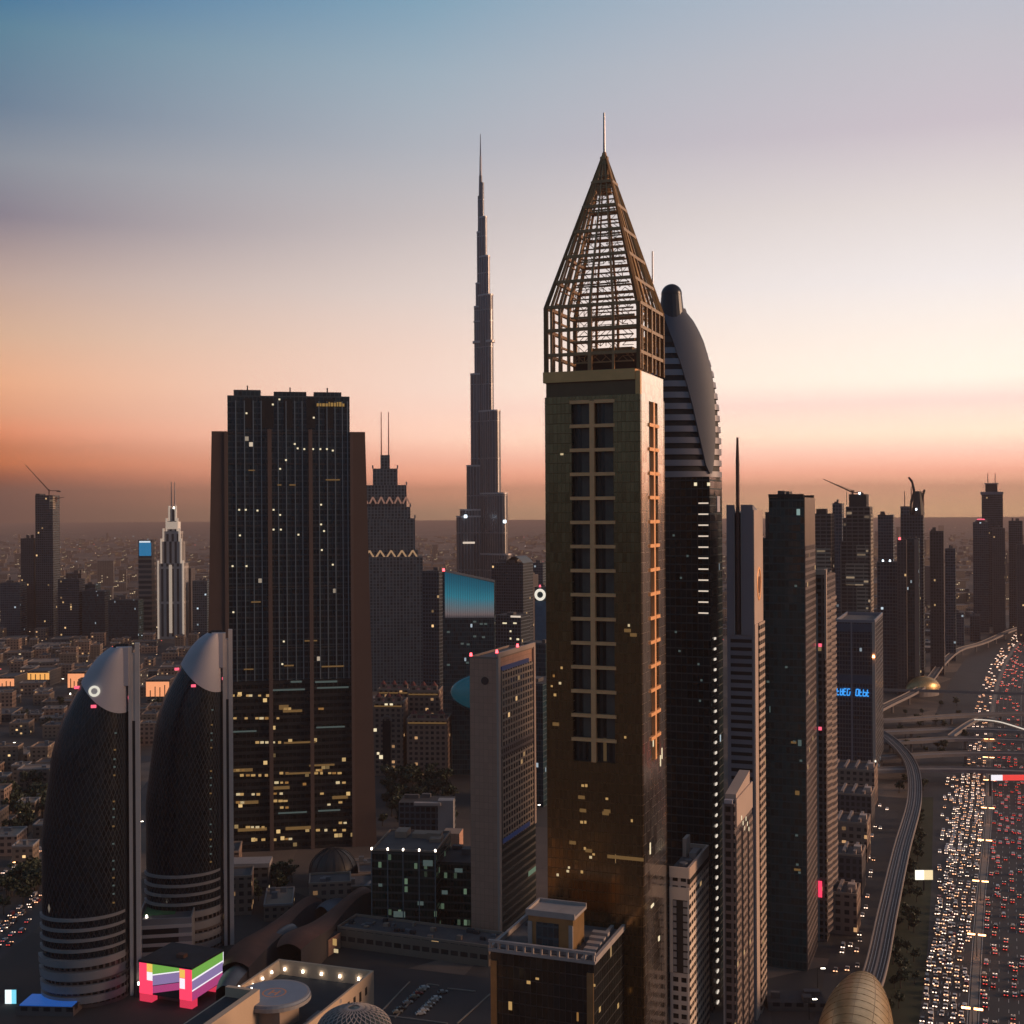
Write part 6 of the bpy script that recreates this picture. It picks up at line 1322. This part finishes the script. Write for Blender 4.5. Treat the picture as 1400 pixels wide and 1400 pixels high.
for i in range(12):
    w, d_, h = rb.uniform(12, 30), rb.uniform(12, 26), rb.choice((6, 8, 9, 12, 15, 20))
    if i % 3 == 1: w, d_, h = rb.uniform(38, 64), rb.uniform(24, 40), rb.choice((6, 7, 9))
    b = MB(); b.box(-w/2, w/2, -d_/2, d_/2, 0, h, 0, 1)
    q = MB(); q.box(-w/2-.2, w/2+.2, -d_/2-.2, -d_/2+.5, h+.01, h+1.1); q.box(-w/2-.2, w/2+.2, d_/2-.5, d_/2+.2, h+.01, h+1.1); q.box(-w/2-.2, -w/2+.5, -d_/2+.5, d_/2-.5, h+.01, h+1.1); q.box(w/2-.5, w/2+.2, -d_/2+.5, d_/2-.5, h+.01, h+1.1)
    r_ = MB()
    for j in range(rb.randint(1, 3)): x_, y_ = rb.uniform(-w/2+3, w/2-6), rb.uniform(-d_/2+3, d_/2-5); r_.box(x_, x_+rb.uniform(2, 4), y_, y_+rb.uniform(2, 4), h+.02, h+rb.uniform(1.5, 3.5))
    mm = ('sand', 'sand2', 'ornate')[i % 3]; o1 = b.build('walls', [mm, 'roof' if i % 2 else 'tan']); o2 = q.build('parapet', 'tan' if i % 2 else 'greyband'); o3 = r_.build('roof_plant', 'greyroof')
    LBM.append((o1.data, o2.data, o3.data, ('sand-coloured', 'grey', 'reddish sand')[i % 3], math.hypot(w, d_)/2, h)); [bpy.data.objects.remove(o) for o in (o1, o2, o3)]
def lowb(x, y, rz, where):
    v = rb.choice(LBM)
    if not free(x, y, v[4]*.8) or any(near_line(x, y, p_, w_+v[4]*.5) for p_, w_ in roads): return False
    rt = empty('low_building', (x, y, 0), rz, v[3]+' flat-roofed low building '+where, 'building', v[3]+' low buildings '+where)
    for nm, me in zip(('walls', 'parapet', 'roof_plant'), v[:3]): o = bpy.data.objects.new(nm, me); COL.objects.link(o); o.parent = rt
    FOOT.append((x, y, v[4]*.85)); return True
def district(n, px0, px1, y0, y1, where, rz):
    k_ = 0; tr_ = 0
    while k_ < n and tr_ < n*25:
        tr_ += 1; px, d_ = rb.uniform(px0, px1), rb.uniform(H*F/(y1-700), H*F/(y0-700)); 
        if lowb((px-700)/F*d_, d_, rz+rb.choice((0, 0, math.pi/2)), where): k_ += 1
district(110, -20, 300, 862, 1000, 'in the streets beyond the sail towers', R_(8))
district(40, -20, 290, 1000, 1180, 'on the open ground left of the sail towers', R_(5))
district(40, 500, 760, 850, 1000, 'near the foot of the needle tower', R_(4))
district(30, 1200, 1330, 840, 960, 'left of the highway in the far distance', -TH)
district(16, 300, 520, 1170, 1260, 'around the broad dark tower base', R_(8))
district(8, 1060, 1180, 1150, 1400, 'along the side road', -TH)

# distant city: one mesh of blocks, and its lamps
b = MB(); rd = random.Random(77)
for i in range(5200):
    d_ = 2100*(11000/2100)**rd.random(); x = rd.uniform(-.5, .5)*d_
    if near_line(x, d_, med, 110): continue
    if not free(x, d_, 25): continue
    if rd.random() < .25: continue
    w, dd, h = rd.uniform(14, 48), rd.uniform(14, 40), rd.choice((6, 8, 10, 12, 16, 24)) if rd.random() < .97 else rd.uniform(40, 90)
    c_, s_ = math.cos(.25), math.sin(.25); pts = [(x+a*c_-q*s_, d_+a*s_+q*c_) for a, q in ((-w/2, -dd/2), (w/2, -dd/2), (w/2, dd/2), (-w/2, dd/2))]
    b.prism(pts, 0, h, rd.choice((0, 1, 1)), 2, False)
o = b.build('distant_city', ['sand', 'sand2', 'roof']); tag(o, 'far-off low city fading into the haze', 'city', kind='stuff')
b = MB()
for i in range(520):
    d_ = 1500*(14000/1500)**rd.random(); x = rd.uniform(-.48, .48)*d_; s = .55*max(1, d_/2600); z_ = rd.uniform(7, 14); b.box(x-s, x+s, d_-s, d_+s, z_, z_+s*1.4, rd.choice((0, 0, 0, 1, 2)))
# lamps strung along distant avenues
for r_ in range(14):
    d0 = rd.uniform(1900, 7000); x0 = rd.uniform(-.45, .4)*d0; ang = rd.choice((.05, .1, -.2, 1.2)); 
    for j in range(34): x, y = x0+math.cos(ang)*j*34, d0+math.sin(ang)*j*34; s = .55*max(1, y/2600); b.box(x-s, x+s, y-s, y+s, 9, 9+s, 0)
o = b.build('distant_lamps', [emi('far_warm_lamp', (1, .62, .38), 1.3), emi('far_cool_lamp', (.8, .9, 1), 1.3), emi('far_red_lamp', (1, .15, .12), 1.6)]); tag(o, 'countless tiny street lamps of the distant city', 'lamps', kind='stuff')

# street lamps of the near streets
def lampline(pts, step, lab, grp, m='lampw', off=0, s=1.0):
    L = lane([Vector((p_[0], p_[1], 0)) for p_ in pts], off); base = None; acc = 0
    for a, c in zip(L[:-1], L[1:]):
        ln = (c-a).length; n = max(1, int(ln/step))
        for j in range(n):
            p_ = a.lerp(c, j/n)
            if not free(p_.x, p_.y, 0): continue
            if base is None: base = street_lamp(p_.x, p_.y, 0, lab, grp, False, m, 9, s)
            else: o = dup(base); o.location = (p_.x, p_.y, 0)
lampline(roads[1][0], 48, 'single street lamp along the street at the left edge', 'lamps of the left street', off=14)
lampline(roads[2][0], 50, 'single street lamp along the cross street behind the sail towers', 'lamps of the cross street', off=11)
lampline(roads[3][0], 60, 'single street lamp along the far cross street', 'lamps of the far cross street', off=13, s=1.3)
lampline(roads[4][0], 40, 'single street lamp on the street beside the tan slab tower', 'lamps of the inner street', off=8)
lampline([gnd(1150, 1400), gnd(1180, 1250), gnd(1196, 1150), gnd(1222, 1090)], 34, 'single street lamp on the side road by the railway viaduct', 'lamps of the side road', off=-13)
lampline([(-303, 600), (-303, 735), (-300, 800), (-330, 1000)], 22, 'warm street lamp on the narrow lane at the left edge', 'lamps of the narrow lane', 'lampo', off=5, s=.8)

# ================================================================== HAZE
HD = 6.2e-5
m = bpy.data.materials.new('haze_air'); m.use_nodes = True; nt_ = m.node_tree; nt_.nodes.clear()
pv = N(nt_, 'ShaderNodeVolumePrincipled'); pv.inputs['Color'].default_value = (.70, .49, .43, 1); pv.inputs['Density'].default_value = HD; pv.inputs['Anisotropy'].default_value = .1
oo = N(nt_, 'ShaderNodeOutputMaterial'); nt_.links.new(pv.outputs[0], oo.inputs['Volume'])
b = MB(); b.box(-GX-60, GX+60, -1260, GX+60, -1, 860); o = b.build('haze', m); tag(o, kind='stuff'); tag(o, 'thin warm evening haze over the whole city', 'haze')
